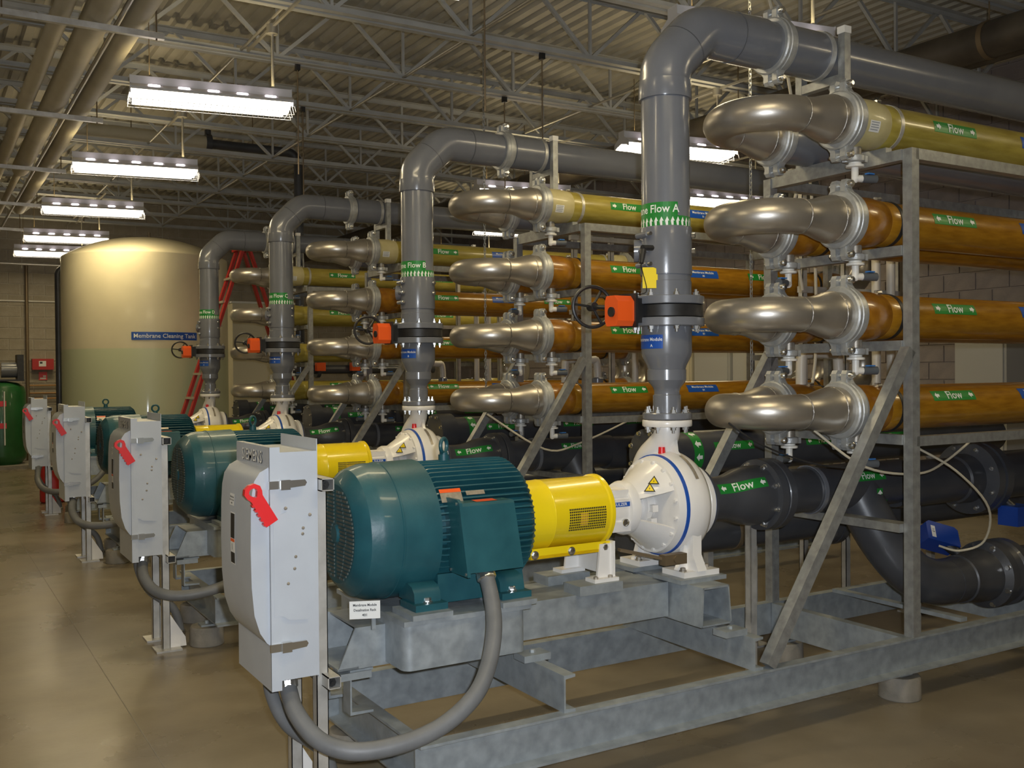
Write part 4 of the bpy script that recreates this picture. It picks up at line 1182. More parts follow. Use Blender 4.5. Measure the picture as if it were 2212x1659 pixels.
def u_bend(label, tz):
    u = thing('u_bend_pipe', (3.41, (FR + RR) / 2, tz), label, 'pipe')
    hy = (RR - FR) / 2
    cy = (RR + FR) / 2
    xc = 3.44
    r1, r2 = 0.079, 0.110
    def arm(sg):
        P = []; Q = []
        y = cy + sg * hy
        for t_, r_ in ((0, r1), (0.035, r1), (0.06, r1 + 0.002), (0.09, 0.087), (0.125, 0.097), (0.155, 0.105), (0.185, r2), (0.255, r2)):
            P.append(V((xc + t_, y, tz))); Q.append(r_)
        return P, Q
    bend = []
    for k in range(1, 24):
        a_ = PI * k / 24
        bend.append(V((xc - hy * math.sin(a_) * 0.98, cy - hy * math.cos(a_), tz)))
    PA, QA = arm(-1); PB, QB = arm(1)
    pts = [V((xc, cy - hy, tz))] + bend + [V((xc, cy + hy, tz))]
    part(u, 'bend', MB().tube(pts, r1, 36, False), 'stainless', ang=60)
    part(u, 'reducer', MB().tube(PA, QA, 36, False), 'stainless', ang=60)
    part(u, 'reducer', MB().tube(PB, QB, 36, False), 'stainless', ang=60)
    for sg in (-1, 1):
        for xx, rr2, wd in ((xc + 0.002, r1, 0.004), (xc + 0.195, r2, 0.007)):
            part(u, 'weld_seam', MB().lathe((0, cy + sg * hy, tz), (1, 0, 0), [(xx - wd, rr2 - 0.001), (xx - wd * 0.5, rr2 + 0.0025), (xx + wd * 0.5, rr2 + 0.0025), (xx + wd, rr2 - 0.001)], 36, False), 'seam')
        coupling(u, 3.715, cy + sg * hy, tz, 0.112)
    return u

def tube_label_blue(s1, s2):
    return [('rect', -0.15, -0.032, 0.15, 0.032, 0, 0.0012), ('text', s1, 0.028, 0, 0.010, 1, 0.003, 0.0002, 1.0), ('text', s2, 0.02, 0, -0.017, 1, 0.003, 0.0002, 1.0)]

def vessel(label, y, tz, body, cap, left, num, lab=True, drain=True, phi=30, text='A'):
    vt = thing('membrane_tube', (5.2, y, tz), label, 'pipe')
    ax = (1, 0, 0)
    o = (0, y, tz)
    for s_, x0 in ((1, 3.725), (-1, 6.68)):
        pr = [(0.0, 0.09), (0.0, 0.1135), (0.012, 0.1165), (0.145, 0.1175), (0.175, 0.114), (0.220, 0.1065)]
        part(vt, 'end_cap', MB().lathe((x0, y, tz), (s_, 0, 0), pr, 40, False), cap)
        part(vt, 'end_sleeve', MB().lathe((x0, y, tz), (s_, 0, 0), [(0.215, 0.1065), (0.22, 0.1085), (0.300, 0.1085), (0.305, 0.1045)], 40, False), body)
        part(vt, 'strap', MB().lathe((x0, y, tz), (s_, 0, 0), [(0.280, 0.1045), (0.280, 0.1115), (0.303, 0.1115), (0.303, 0.1045)], 40, False), 'strut' if body == 'yellow_frp' else 'black')
        nb = MB().cyl((x0 + s_ * 0.21, y - 0.03, tz + 0.105), (x0 + s_ * 0.21, y + 0.03, tz + 0.105), 0.006, n=8)
        nb.lathe((x0 + s_ * 0.21, y - 0.03, tz + 0.112), (1, 0, 0), [(-0.012, 0.008), (0.012, 0.013)], 8)
        nb.cyl((x0 + s_ * 0.22, y - 0.01, tz + 0.10), (x0 + s_ * 0.22, y - 0.01, tz + 0.125), 0.011, n=8)
        part(vt, 'top_bolt', nb, 'bolt')
    part(vt, 'tube', MB().lathe(o, ax, [(4.02, 0.1045), (6.39, 0.1045)], 44, False), body)
    if lab:
        add_label(vt, 'flow_label', flow_items(0.33, 0.056, left, 0.062), on_xpipe(4.42, y, tz, 0.1045, R(phi)), (0, 0.012))
        add_label(vt, 'module_label', tube_label_blue('Membrane Module', text + str(num)), on_xpipe(5.12, y, tz, 0.1045, R(phi)), (0, 0.012), mats=('blue_lab', 'ink_white'))
        add_label(vt, 'flow_label', flow_items(0.33, 0.056, left, 0.062), on_xpipe(5.75, y, tz, 0.1045, R(phi)), (0, 0.012))
        if cap == 'cream_frp':
            its = [('rect', -0.034, -0.026, 0.034, 0.026, 0, 0.0012)]
            for k in range(4): its.append(('rect', -0.028, 0.016 - k * 0.011, 0.026 - 0.004 * (k % 2), 0.0205 - k * 0.011, 1, 0.002))
            add_label(vt, 'small_sticker', its, on_xpipe(3.815, y, tz, 0.1172, R(-18)), (0, 0.012), mats=('sticker', 'box_seam'))
    if drain:
        x = 3.81
        b = MB().cyl((x, y, tz - 0.105), (x, y, tz - 0.150), 0.030, n=20)
        dr = part(vt, 'drain_fitting', b, 'plate')
        b = MB().lathe((x, y, tz - 0.185), (0, 0, 1), [(0, 0.03), (0.002, 0.042), (0.006, 0.046), (0.030, 0.046), (0.035, 0.040), (0.035, 0.03)], 24)
        for sy in (-1, 1):
            b.prism([(0.0, -0.016), (0.040, -0.016), (0.062, 0), (0.040, 0.016), (0.0, 0.016)], (x, y, tz - 0.183), (sy * 0.85, -sy * 0.5, 0), (0.5, 0.85, 0), (0, 0, 1), 0.03)
        part(dr, 'fitting_clamp', b, 'cast')
        b = MB().lathe((x, y, tz - 0.208), (0, 0, 1), [(0, 0.034), (0.002, 0.042), (0.012, 0.042), (0.016, 0.030), (0.024, 0.03)], 22)
        sgx = 1 if y < 3.4 else -1
        b.cyl((x, y, tz - 0.265), (x, y, tz - 0.205), 0.017, n=14).lathe((x, y, tz - 0.262), (0, 0, -1), [(0, 0.018), (0.010, 0.016), (0.017, 0.008)], 14)
        b.cyl((x, y, tz - 0.258), (x + sgx * 0.035, y - 0.012, tz - 0.258), 0.017, n=14)
        part(dr, 'white_elbow', b, 'white_plastic', 'white plastic elbow')
        b = MB().cyl((x + sgx * 0.033, y - 0.012, tz - 0.258), (x + sgx * 0.105, y - 0.035, tz - 0.258), 0.020, n=14)
        part(dr, 'grey_cock', b, 'valve_grey')
        part(dr, 'blue_tab', MB().box((x + sgx * 0.07 - 0.02, y - 0.040, tz - 0.238), (x + sgx * 0.07 + 0.02, y - 0.015, tz - 0.232)), 'valve_blue')
    return vt

def disconnect(xo, yo, label, brand=True):
    """switch box on strut post; coordinates for the first skid's box, moved by (xo, yo)"""
    bx = thing('disconnect_switch', (1.06, 3.36, 0.545), label, 'switch box')
    YF, YB = 3.17, 3.545
    XF, XB = 1.0, 1.138
    ZB, ZT = 0.548, 1.295
    part(bx, 'enclosure', MB().box((XF, YF, ZB), (XB, YB, ZT)), 'box', ang=20)
    part(bx, 'back_flange', MB().box((XB, YF, ZB - 0.006), (XB + 0.003, YB, ZT + 0.04)).box((XB - 0.002, YF + 0.005, ZT), (XB, YF + 0.012, ZT + 0.0)), 'box', ang=20)
    d = MB()
    d.box((XF - 0.022, YF - 0.004, ZB - 0.03), (XF, YB + 0.004, ZT + 0.018))
    dr = part(bx, 'door', d, 'box', ang=20)
    part(dr, 'hem', MB().box((XF - 0.022, YF - 0.0055, ZB - 0.03), (XF + 0.012, YF - 0.0005, ZT + 0.018)), 'box', ang=20)
    # bulged front with curved ends
    prof = [(0, 1.248), (-0.030, 1.232), (-0.048, 1.205), (-0.056, 1.165), (-0.060, 1.10), (-0.062, 0.98), (-0.060, 0.86), (-0.052, 0.77), (-0.034, 0.71), (-0.012, 0.675), (0, 0.665)]
    b = MB().prism([(x, z) for x, z in prof], (XF - 0.020, YF + 0.010, 0), (1, 0, 0), (0, 0, 1), (0, 1, 0), YB - YF - 0.012)
    part(dr, 'bulged_front', b, 'box', ang=30)
    # side linkage plates
    b = MB().prism([(0.0, 0.98), (0.0, 1.085), (0.045, 1.10), (0.115, 1.07), (0.118, 0.74), (0.05, 0.745), (0.03, 0.76), (0.0, 0.76)], (XF - 0.012, YF - 0.0065, 0), (1, 0, 0), (0, 0, 1), (0, 1, 0), 0.0025)
    part(bx, 'side_plate', b, 'box', ang=20)
    b = MB()
    for x, z in ((1.03, 1.112), (1.112, 1.085), (1.088, 1.043), (1.086, 1.024), (1.062, 0.951), (1.036, 0.865), (1.058, 0.912)):
        b.lathe((x, YF - 0.004, z), (0, -1, 0), [(0, 0.006), (0.003, 0.0055), (0.005, 0.003)], 8)
    part(bx, 'rivet', b, 'plate', kind='stuff')
    for z in (1.19, 0.66):
        b = MB().box((XF - 0.026, YF - 0.012, z - 0.013), (XF + 0.022, YF - 0.003, z + 0.013)).box((XF + 0.010, YF - 0.022, z - 0.016), (XF + 0.042, YF - 0.004, z + 0.016)).prism([(0, -0.012), (0.05, -0.010), (0.056, 0), (0.05, 0.010), (0, 0.012)], (XF + 0.042, YF - 0.010, z + 0.002), (1, 0, 0.04), (0, 0, 1), (0, -1, 0), 0.010)
        part(bx, 'latch', b, 'bolt', 'steel latch', ang=20)
    # red handle on the near side
    hp = V((XF - 0.083, YF - 0.006, 1.175))
    hd = V((0.50, 0, -0.86)).normalized(); hn = V((0, -1, 0)); hs = hd.cross(hn)
    b = MB()
    outl = [(-0.024, 0.0), (-0.020, 0.018), (-0.005, 0.029), (0.012, 0.027), (0.025, 0.021), (0.122, 0.022), (0.122, -0.022), (0.025, -0.021), (0.012, -0.027), (-0.005, -0.029), (-0.020, -0.018)]
    inn = [(-0.011, 0.0), (-0.009, 0.008), (-0.002, 0.014), (0.006, 0.013), (0.013, 0.008), (0.020, 0.003), (0.020, -0.003), (0.013, -0.008), (0.006, -0.013), (-0.002, -0.014), (-0.009, -0.008)]
    n_ = len(outl)
    k0 = 0
    for h in (0, 0.022):
        for x, y in outl: b.v.append(hp + hd * x + hs * y + hn * h)
    for h in (0, 0.022):
        for x, y in inn: b.v.append(hp + hd * x + hs * y + hn * h)
    for i in range(n_):
        i2 = (i + 1) % n_
        b.face((i, i2, n_ + i2, n_ + i)); b.face((2 * n_ + i, 3 * n_ + i, 3 * n_ + i2, 2 * n_ + i2))
        b.face((n_ + i, n_ + i2, 3 * n_ + i2, 3 * n_ + i)); b.face((i, 2 * n_ + i, 2 * n_ + i2, i2))
    for k in range(5):
        q = 0.04 + k * 0.018
        b.prism([(q - 0.005, 0.012), (q + 0.005, 0.012), (q + 0.004, 0.026), (q - 0.004, 0.026)], hp, hd, hs, hn, 0.020)
    part(bx, 'handle', b, 'red', 'red lever handle', ang=25)
    # writing and stickers on the front (facing -x)
    fx_ = XF - 0.0225
    def onf(y0, z0, x0): return on_plane((x0, y0, z0), (0, -1, 0), (0, 0, 1))
    add_label(bx, 'painted_relief_name', [('text', 'SIEMENS', 0.056, 0.0016, -0.002, 1, 0.0006, 0.0010, 1.12), ('text', 'SIEMENS', 0.056, 0, 0, 0, 0.0022, 0.0006, 1.12)], onf(3.355, 1.275, fx_), mats=('sticker', 'pvc_dark'))  # relief is painted: pale letters over an offset dark copy as their shadow
    def onb(y0, z0):
        def f(s_, t_, h):
            z = z0 + t_
            x = 0
            for (xa, za), (xb, zb) in zip(prof, prof[1:]):
                if zb <= z <= za: x = xa + (xb - xa) * (za - z) / (za - zb)
            return V((XF - 0.020 + x - h - 0.0006, y0 - s_, z))
        return f
    its = [('rect', -0.028, -0.02, 0.028, 0.02, 0, 0.001), ('text', 'Membrane', 0.010, 0, 0.009, 1, 0.002, 0.0001, 1), ('text', 'Skid Disconnect', 0.008, 0, -0.001, 1, 0.002, 0.0001, 1), ('text', '480V', 0.009, 0, -0.012, 1, 0.002, 0.0001, 1)]
    add_label(bx, 'small_sticker', its, onb(3.40, 1.125), (0, 0.01), mats=('sticker', 'ink_black'))
    its = [('rect', -0.028, -0.088, 0.028, 0.088, 0, 0.001), ('rect', -0.024, 0.0, 0.022, 0.084, 1, 0.002), ('rect', -0.024, -0.012, 0.022, -0.002, 2, 0.002), ('rect', -0.024, -0.084, 0.022, -0.048, 1, 0.002), ('rect', -0.008, -0.04, -0.004, -0.018, 1, 0.0025)]
    add_label(bx, 'warning_sticker', its, onb(3.385, 0.995), (0, 0.01), mats=('sticker', 'ink_black', 'act_red'))
    # clamp channels behind
    st = thing('switch_stand', (1.20, 3.36, 0), label.replace('grey steel disconnect box', 'plated strut stand of the grey disconnect box'), 'stand')
    st['label'] = label
    px_ = 1.139
    py = 3.20
    def strut_v(b, x, y, z0, z1):
        b.box((x, y, z0), (x + 0.003, y + 0.041, z1)); b.box((x, y, z0), (x + 0.041, y + 0.003, z1)); b.box((x, y + 0.038, z0), (x + 0.041, y + 0.041, z1))
        b.box((x + 0.038, y, z0), (x + 0.041, y + 0.012, z1)); b.box((x + 0.038, y + 0.029, z0), (x + 0.041, y + 0.041, z1))
        return b
    for y in (3.20, 3.47):
        part(st, 'post', strut_v(MB(), px_ + 0.003, y, 0.01, 1.160), 'strut')
        part(st, 'base_plate', MB().box((px_ - 0.04, y - 0.05, 0), (px_ + 0.10, y + 0.09, 0.010)), 'strut')
        part(st, 'gusset', MB().prism([(0, 0.01), (0.09, 0.01), (0.085, 0.06), (0, 0.20)], (px_ + 0.045, y + 0.012, 0), (1, 0, 0), (0, 0, 1), (0, 1, 0), 0.020), 'white')
    for z, xx in ((1.162, 1.143), (0.500, 1.160)):
        ya_, yb_ = 3.14, 3.60
        b = MB()
        b.box((xx, ya_, z), (xx + 0.0035, yb_, z + 0.041)); b.box((xx, ya_, z + 0.038), (xx + 0.045, yb_, z + 0.041)); b.box((xx, ya_, z), (xx + 0.045, yb_, z + 0.003)); b.box((xx + 0.042, ya_, z), (xx + 0.045, yb_, z + 0.041))
        part(st, 'cross_strut', b, 'strut')
        part(st, 'spring_nut', MB().cyl((xx + 0.018, ya_ + 0.012, z + 0.02), (xx + 0.018, ya_ + 0.05, z + 0.02), 0.015, n=8).cyl((xx + 0.018, ya_ + 0.006, z + 0.02), (xx + 0.018, ya_ + 0.012, z + 0.02), 0.006, n=8), 'black')
    for o in (bx, st):
        o.location = V(o.location) + V((xo, yo, 0))
    return bx, st

def cr(P, n=6):
    P = [V(p) for p in P]
    Q = []
    for i in range(len(P) - 1):
        p0, p1, p2, p3 = P[max(i - 1, 0)], P[i], P[i + 1], P[min(i + 2, len(P) - 1)]
        for q in range(n):
            u_ = q / n
            Q.append(0.5 * ((2 * p1) + (p2 - p0) * u_ + (2 * p0 - 5 * p1 + 4 * p2 - p3) * u_ ** 2 + (3 * p1 - p0 - 3 * p2 + p3) * u_ ** 3))
    Q.append(P[-1])
    return Q

def conduit(P, label, r=0.029, rings=True):
    Q = cr(P, 8)
    c = thing('flexible_conduit', tuple(Q[len(Q) // 2]), label, 'conduit')
    part(c, 'hose', MB().tube(Q, r, 20), 'conduit')
    for e, s_ in ((0, 1), (-1, -1)):
        d = (Q[1] - Q[0]).normalized() if e == 0 else (Q[-2] - Q[-1]).normalized()
        p = Q[e]
        part(c, 'fitting', MB().lathe(p, d, [(-0.006, r * 0.8), (-0.006, r * 1.28), (0.010, r * 1.28), (0.012, r * 1.05), (0.022, r * 1.05), (0.024, r * 1.25), (0.045, r * 1.25), (0.05, r * 1.0)], 12), 'bolt', 'zinc conduit fitting', ang=25)
    return c

# ---- first skid
A = skid(lambda s: s + ', nearest skid')
V1 = [u_bend('stainless U-bend on the %s tier of the nearest skid' % TN[i], TZ[i]) for i in range(4)]
SKC = [('yellow_frp', 'cream_frp'), ('orange', 'amber_cap'), ('orange', 'amber_cap'), ('orange', 'amber_cap')]
LETT = 'ABCD'
def all_vessels(k):
    out = []
    for i in range(4):
        body, cap = SKC[i]
        if k == 3: body, cap = 'yellow_frp', ('cream_frp' if i == 0 else 'yellow_frp')
        cn = 'yellow' if body == 'yellow_frp' else 'amber'
        v = vessel('front %s membrane tube on the %s tier of the %s skid' % (cn, TN[i], SK[k]), FR, TZ[i], body, cap, i % 2 == 1, i + 1, True, True, (12, 20, 24, 34)[i], LETT[k])
        out.append(v)
        if i > 0:
            v = vessel('rear %s membrane tube on the %s tier of the %s skid' % (cn, TN[i], SK[k]), RR, TZ[i], body, cap, i % 2 == 0, i + 1, False, True, 30, LETT[k])
            out.append(v)
    return out
for k in range(4):
    for v in all_vessels(k):
        v.location.y += OFF[k]
    rp = thing('grey_return_pipe', (5.2, RR, TZ[0]), 'straight grey pipe behind the yellow top tube of the %s skid' % SK[k], 'pipe')
    part(rp, 'pipe_run', MB().lathe((0, RR, TZ[0]), (1, 0, 0), [(3.725, 0.1), (3.725, 0.112), (4.02, 0.112), (4.03, 0.1095), (6.75, 0.1095)], 36), 'pvc')
    rp.location.y += OFF[k]
    if k:
        for i in range(4): dup(V1[i], OFF[k], 'stainless U-bend on the %s tier of the %s skid' % (TN[i], SK[k]))
        for o in A:
            if o.name.startswith('grey_riser'): continue
            lb = o['label'].replace('nearest skid', SK[k] + ' skid')
            cpy = dup(o, OFF[k], lb)
            if o.name.startswith('electric_motor') and k > 1:
                for ch in cpy.children:
                    if ch.name.startswith('eye_bolt'): ch.rotation_euler = (0, 0, R(-10))
# risers, each with its own lettering
ri0 = [o for o in A if o.name.startswith('grey_riser')][0]
for k in (3, 2, 1, 0):
    o = ri0 if k == 0 else copy_tree(ri0)
    if k: o.location.y += OFF[k]
    o['label'] = 'grey riser pipe with top elbow on the %s skid, marked Flow %s' % (SK[k], LETT[k])
    o['category'] = 'pipe'
    # lettering built at the first riser, then moved with its thing
    va = R(-129.8) if k == 0 else R([-129.8, -112, -105, -101][k] - 3)
    L = LETT[k]
    rr_ = 0.1095
    c0 = V((2.945, YA, 0))
    its = [('rect', -0.28, 0.0, 0.055, 0.060, 0, 0.0012), ('text', 'Membrane Flow ' + L, 0.050, -0.112, 0.029, 1, 0.003, 0.0006, 0.92),
           ('rect', -0.20, -0.058, 0.16, -0.0005, 0, 0.0012)]
    for q in range(15):
        cx_ = -0.19 + q * 0.0245
        its.append(('poly', [(cx_ - 0.0035, -0.052), (cx_ + 0.0035, -0.052), (cx_ + 0.0035, -0.024), (cx_ + 0.0095, -0.026), (cx_, -0.006), (cx_ - 0.0095, -0.026), (cx_ - 0.0035, -0.024)], 1, 0.003))
    fm = on_zpipe(2.945, YA, 2.245, rr_, va)
    me = label_mesh('flow_label', its, fm, (0.012, 0), ('green_lab', 'ink_white'), V((2.945, YA, 1.33)))
    link('flow_label', me, o)
    its = [('rect', -0.17, -0.031, -0.016, 0.031, 0, 0.0012), ('text', 'Membrane Module', 0.0225, -0.094, 0.010, 1, 0.003, 0.0003, 0.88), ('text', L, 0.018, -0.070, -0.018, 1, 0.003, 0.0003, 1)]
    fm = on_zpipe(2.945, YA, 1.682, 0.1145, va)
    me = label_mesh('module_label', its, fm, (0.012, 0), ('blue_lab', 'ink_white'), V((2.945, YA, 1.33)))
    link('module_label', me, o)

# ---- switch boxes
CPTS = [(1.80, 3.22, 0.825), (1.79, 3.15, 0.735), (1.75, 3.06, 0.644), (1.685, 2.985, 0.544), (1.598, 2.93, 0.463), (1.47, 2.915, 0.392), (1.32, 2.92, 0.358), (1.18, 2.955, 0.352), (1.09, 3.03, 0.38), (1.052, 3.14, 0.44), (1.056, 3.24, 0.50), (1.058, 3.26, 0.543)]
for k, (dx, dy) in enumerate([(0, 0), (0.03, 2.60), (0.06, 5.74), (0.11, 9.0)]):
    bx, st = disconnect(dx, dy, 'x')
    bx['label'] = 'grey steel disconnect box with red handle beside the %s skid' % SK[k]
    st['label'] = 'plated strut stand holding the disconnect box of the %s skid' % SK[k]
    bx['group'] = 'disconnect boxes along the aisle'
    n_c = len(CPTS) - 1
    c1 = conduit([V(p) + V((dx, dy, 0)) * (q / n_c) ** 4 + V((0, OFF[k], 0)) * (1 - (q / n_c) ** 4) for q, p in enumerate(CPTS)],
                 'grey flexible conduit looping from switch box to motor, %s skid' % SK[k])
    c2 = conduit([(1.058, 3.44, 0.543), (1.06, 3.44, 0.43), (1.12, 3.44, 0.30), (1.25, 3.44, 0.18), (1.29, 3.44, 0.05), (1.29, 3.44, 0.0)],
                 'grey conduit dropping from the back of the switch box to the floor, %s skid' % SK[k], 0.024)
    c2.location = V(c2.location) + V((dx, dy, 0))

# ================================================================ far-end return bends
def end_bend(y, za, zb, label):
    e = thing('end_return_bend', (6.9, y, zb), label, 'pipe')
    zc = (za + zb) / 2; rr = (za - zb) / 2
    x0 = 6.74
    P = [V((x0 - 0.06, y, za)), V((x0 + 0.03, y, za))] + [V((x0 + 0.06 + rr * math.sin(PI * k / 20), y, zc + rr * math.cos(PI * k / 20))) for k in range(21)] + [V((x0 + 0.03, y, zb)), V((x0 - 0.06, y, zb))]
    part(e, 'bend', MB().tube(P, 0.09, 28), 'stainless', ang=60)
    for z in (za, zb): coupling(e, 6.70, y, z, 0.112)
    return e
for k in range(4):
    for (y, a, b, nm) in ((FR, 0, 1, 'upper front'), (FR, 2, 3, 'lower front'), (RR, 2, 3, 'lower rear')):
        e = end_bend(y, TZ[a], TZ[b], '%s upright stainless return bend at the far end of the %s skid' % (nm, SK[k]))
        e.location.y += OFF[k]

# ---- white bypass pipes and struts behind each rack
for k in range(3):
    wp = thing('white_bypass_pipe', (5.0, 4.38, 1.2), 'white plastic bypass pipe with elbow on top of the dark header behind the %s skid' % SK[k], 'pipe')
    Q = cr([(4.72, 4.38, 1.25), (4.72, 4.38, 1.60), (4.76, 4.38, 1.65), (4.98, 4.38, 1.65), (5.05, 4.38, 1.61), (5.055, 4.38, 1.25)], 6)
    part(wp, 'pipe_run', MB().tube(Q, 0.034, 16), 'pvc_white')
    part(wp, 'union', MB().lathe((4.72, 4.38, 1.40), (0, 0, 1), [(0, 0.04), (0, 0.052), (0.05, 0.052), (0.06, 0.04)], 16).lathe((5.055, 4.38, 1.44), (0, 0, 1), [(0, 0.04), (0, 0.05), (0.05, 0.05), (0.06, 0.04)], 16), 'pvc', kind='stuff')
    wp.location.y += OFF[k]
    sf = thing('strut_rack', (5.3, 4.60, 0), 'plated slotted strut rack behind the %s skid' % SK[k], 'rack')
    for x in (4.95, 5.35, 5.9):
        part(sf, 'post', MB().box((x, 4.58, 0), (x + 0.004, 4.621, 2.75)).box((x, 4.58, 0), (x + 0.041, 4.584, 2.75)).box((x, 4.617, 0), (x + 0.041, 4.621, 2.75)), 'strut')
    part(sf, 'cross_strut', MB().box((4.90, 4.54, 2.05), (6.0, 4.58, 2.09)), 'strut')
    part(sf, 'cross_strut', MB().box((4.90, 4.54, 2.70), (6.0, 4.58, 2.74)), 'strut')
    sf.location.y += OFF[k]
    tp = thing('white_vertical_pipe', (5.6, 4.50, 1.2), 'pair of white plastic pipes standing on the header behind the %s skid' % SK[k], 'pipe')
    part(tp, 'pipe_run', MB().cyl((5.55, 4.49, 1.19), (5.55, 4.49, 2.35), 0.03, n=14), 'pvc_white')
    part(tp, 'pipe_run', MB().cyl((5.70, 4.49, 1.19), (5.70, 4.49, 2.35), 0.03, n=14), 'pvc_white')
    part(tp, 'base_block', MB().box((5.48, 4.42, 1.17), (5.78, 4.545, 1.21)), 'pvc_white')
    tp.location.y += OFF[k]

# ---- chains
def chain(x, y, z0, z1, label):
    c_ = thing('hanging_chain', (x, y, z0), label, 'chain')
    def lk(rot):
        b = MB()
        P = []
        for q in range(13):
            a_ = 2 * PI * q / 12
            dx_ = 0.0085 * math.cos(a_); dz_ = 0.013 * math.sin(a_) + (0.006 if math.sin(a_) > 0 else -0.006)
            P.append(V((dx_, 0, dz_)) if rot == 0 else V((0, dx_, dz_)))
        b.tube(P, 0.0026, 5, False)
        return b.mesh('link', 'tube', V((0, 0, 0)))
    me = [lk(0), lk(1)]
    n_ = int((z1 - z0) / 0.028)
    for q in range(min(n_, 140)):
        o = link('link', me[q % 2], c_); o.location = (0, 0, 0.02 + q * 0.028)
    return c_
chain(4.46, 4.545, 1.25, JZ, 'long steel chain hanging beside the nearest grey riser')
chain(4.04, 7.165, 1.35, JZ, 'steel chain hanging behind the U-bends of the second skid')

def hose(P, r, m, label, cat='hose', name='thin_hose'):
    Q = cr(P, 6)
    return solo(name, MB().tube(Q, r, 8), m, label, cat, loc=tuple(Q[0]))
hose([(4.25, 4.25, 4.32), (4.22, 4.20, 3.9), (4.3, 4.1, 3.3), (4.33, 4.05, 2.95), (4.42, 4.02, 2.55), (4.40, 3.98, 1.6), (4.22, 3.98, 1.15), (4.05, 3.98, 0.95)], 0.009, 'cable', 'cream tubing running down from the roof behind the nearest U-bends')
hose([(4.30, 3.98, 2.0), (4.20, 3.95, 2.45), (4.35, 3.92, 2.78), (4.55, 3.90, 2.72)], 0.009, 'cable', 'cream tubing arching beside the rear post of the nearest skid')
hose([(3.55, 3.22, 1.27), (3.75, 3.1, 1.10), (4.10, 3.08, 1.05), (4.35, 3.10, 1.10), (4.60, 3.1, 1.22)], 0.006, 'cable', 'thin pale tube drooping under the bottom tier of the nearest skid')
hose([(4.10, 3.10, 1.18), (4.35, 3.05, 1.05), (4.62, 3.06, 0.85), (4.72, 3.15, 0.66), (4.66, 3.25, 0.60), (4.60, 3.33, 0.62)], 0.006, 'cable', 'thin pale tube curling down to the blue actuator of the nearest skid')
hose([(3.3, 5.84, 1.27), (3.7, 5.75, 1.02), (4.0, 5.75, 1.05), (4.5, 5.75, 1.22)], 0.007, 'cable', 'thin pale tube drooping under the bottom tier of the second skid')
hose([(3.05, 3.25, 1.32), (3.2, 3.2, 1.22), (3.5, 3.15, 1.12), (3.85, 3.1, 1.08)], 0.004, 'black', 'thin black cable from the nearest pump flange to the frame')

# yellow tag and black solenoid hung by the nearest valve
yt = thing('yellow_tag', (2.70, 3.40, 1.92), 'yellow paper tag hung by a wire at the nearest grey riser', 'tag')
part(yt, 'tag_card', MB().prism([(-0.03, -0.045), (0.03, -0.045), (0.03, -0.01), (0.036, -0.01), (0.036, 0.015), (0.03, 0.015), (0.03, 0.04), (0.018, 0.045), (-0.03, 0.045)], (2.735, 3.40, 1.955), (0.86, -0.5, 0), (0, 0, 1), (-0.5, -0.86, 0), 0.002), 'yellow')
part(yt, 'wire', MB().tube(cr([(2.70, 3.42, 2.06), (2.70, 3.41, 2.0), (2.72, 3.40, 1.90), (2.69, 3.42, 1.885)], 5), 0.002, 5), 'black')
sn = thing('sensor_plug', (2.70, 3.45, 2.03), 'small black cable plug sticking out of the nearest grey riser', 'sensor')
part(sn, 'plug', MB().cyl((2.735, 3.44, 2.08), (2.715, 3.43, 2.02), 0.014, 0.010, 12).cyl((2.80, 3.46, 2.095), (2.73, 3.44, 2.09), 0.012, n=12), 'black')

# rack sign by the motor pedestal
rs = thing('rack_sign', (1.36, 3.33, 0.62), 'small white sign with black lettering under the nearest motor', 'sign')
part(rs, 'plate', MB().prism([(-0.055, -0.032), (0.055, -0.032), (0.055, 0.032), (-0.055, 0.032)], (1.375, 3.34, 0.700), (0.92, -0.38, 0), (0, 0, 1), (-0.38, -0.92, 0), 0.003), 'sticker')
part(rs, 'bracket', MB().box((1.40, 3.335, 0.625), (1.415, 3.345, 0.70)), 'galv')
f = on_plane((1.375 - 0.0013, 3.34 - 0.0031, 0.700), (0.92, -0.38, 0), (0, 0, 1))
add_label(rs, 'lettering', [('text', 'Membrane Module', 0.013, 0, 0.018, 0, 0.0015, 0.0003, 0.85), ('text', 'Desalination Rack', 0.013, 0, 0.0, 0, 0.0015, 0.0003, 0.85), ('text', '401', 0.013, 0, -0.018, 0, 0.0015, 0.0003, 1)], f, mats=('ink_black', 'ink_black'))

# ================================================================ overhead pipes at the left
PZ = 4.0
def long_pipe(x, r, y0, y1, label, extra=None, z=None, m='insul'):
    zz = PZ if z is None else z
    b = MB().lathe((x, 0, zz), (0, 1, 0), extra or [(y0, r), (y1, r)], 28)
    o = thing('overhead_pipe', (x, (y0 + y1) / 2, zz - r), label, 'pipe')
    part(o, 'pipe_run', b, m)
    return o
long_pipe(1.33, 0.077, -3.9, 16.2, 'cream overhead pipe nearest the lamps, right one of the three at upper left')
long_pipe(1.09, 0.095, -3.9, 19.9, 'middle cream overhead pipe of three at upper left, stepping down to a thin pipe',
          [(-3.9, 0.095), (13.0, 0.095), (13.12, 0.085), (13.3, 0.04), (19.9, 0.04)])
long_pipe(0.87, 0.062, -3.9, 19.9, 'cream overhead pipe at the far left of the three')
long_pipe(1.215, 0.017, -3.9, 19.9, 'thin steel conduit running between the cream overhead pipes', None, PZ - 0.04, 'emt')
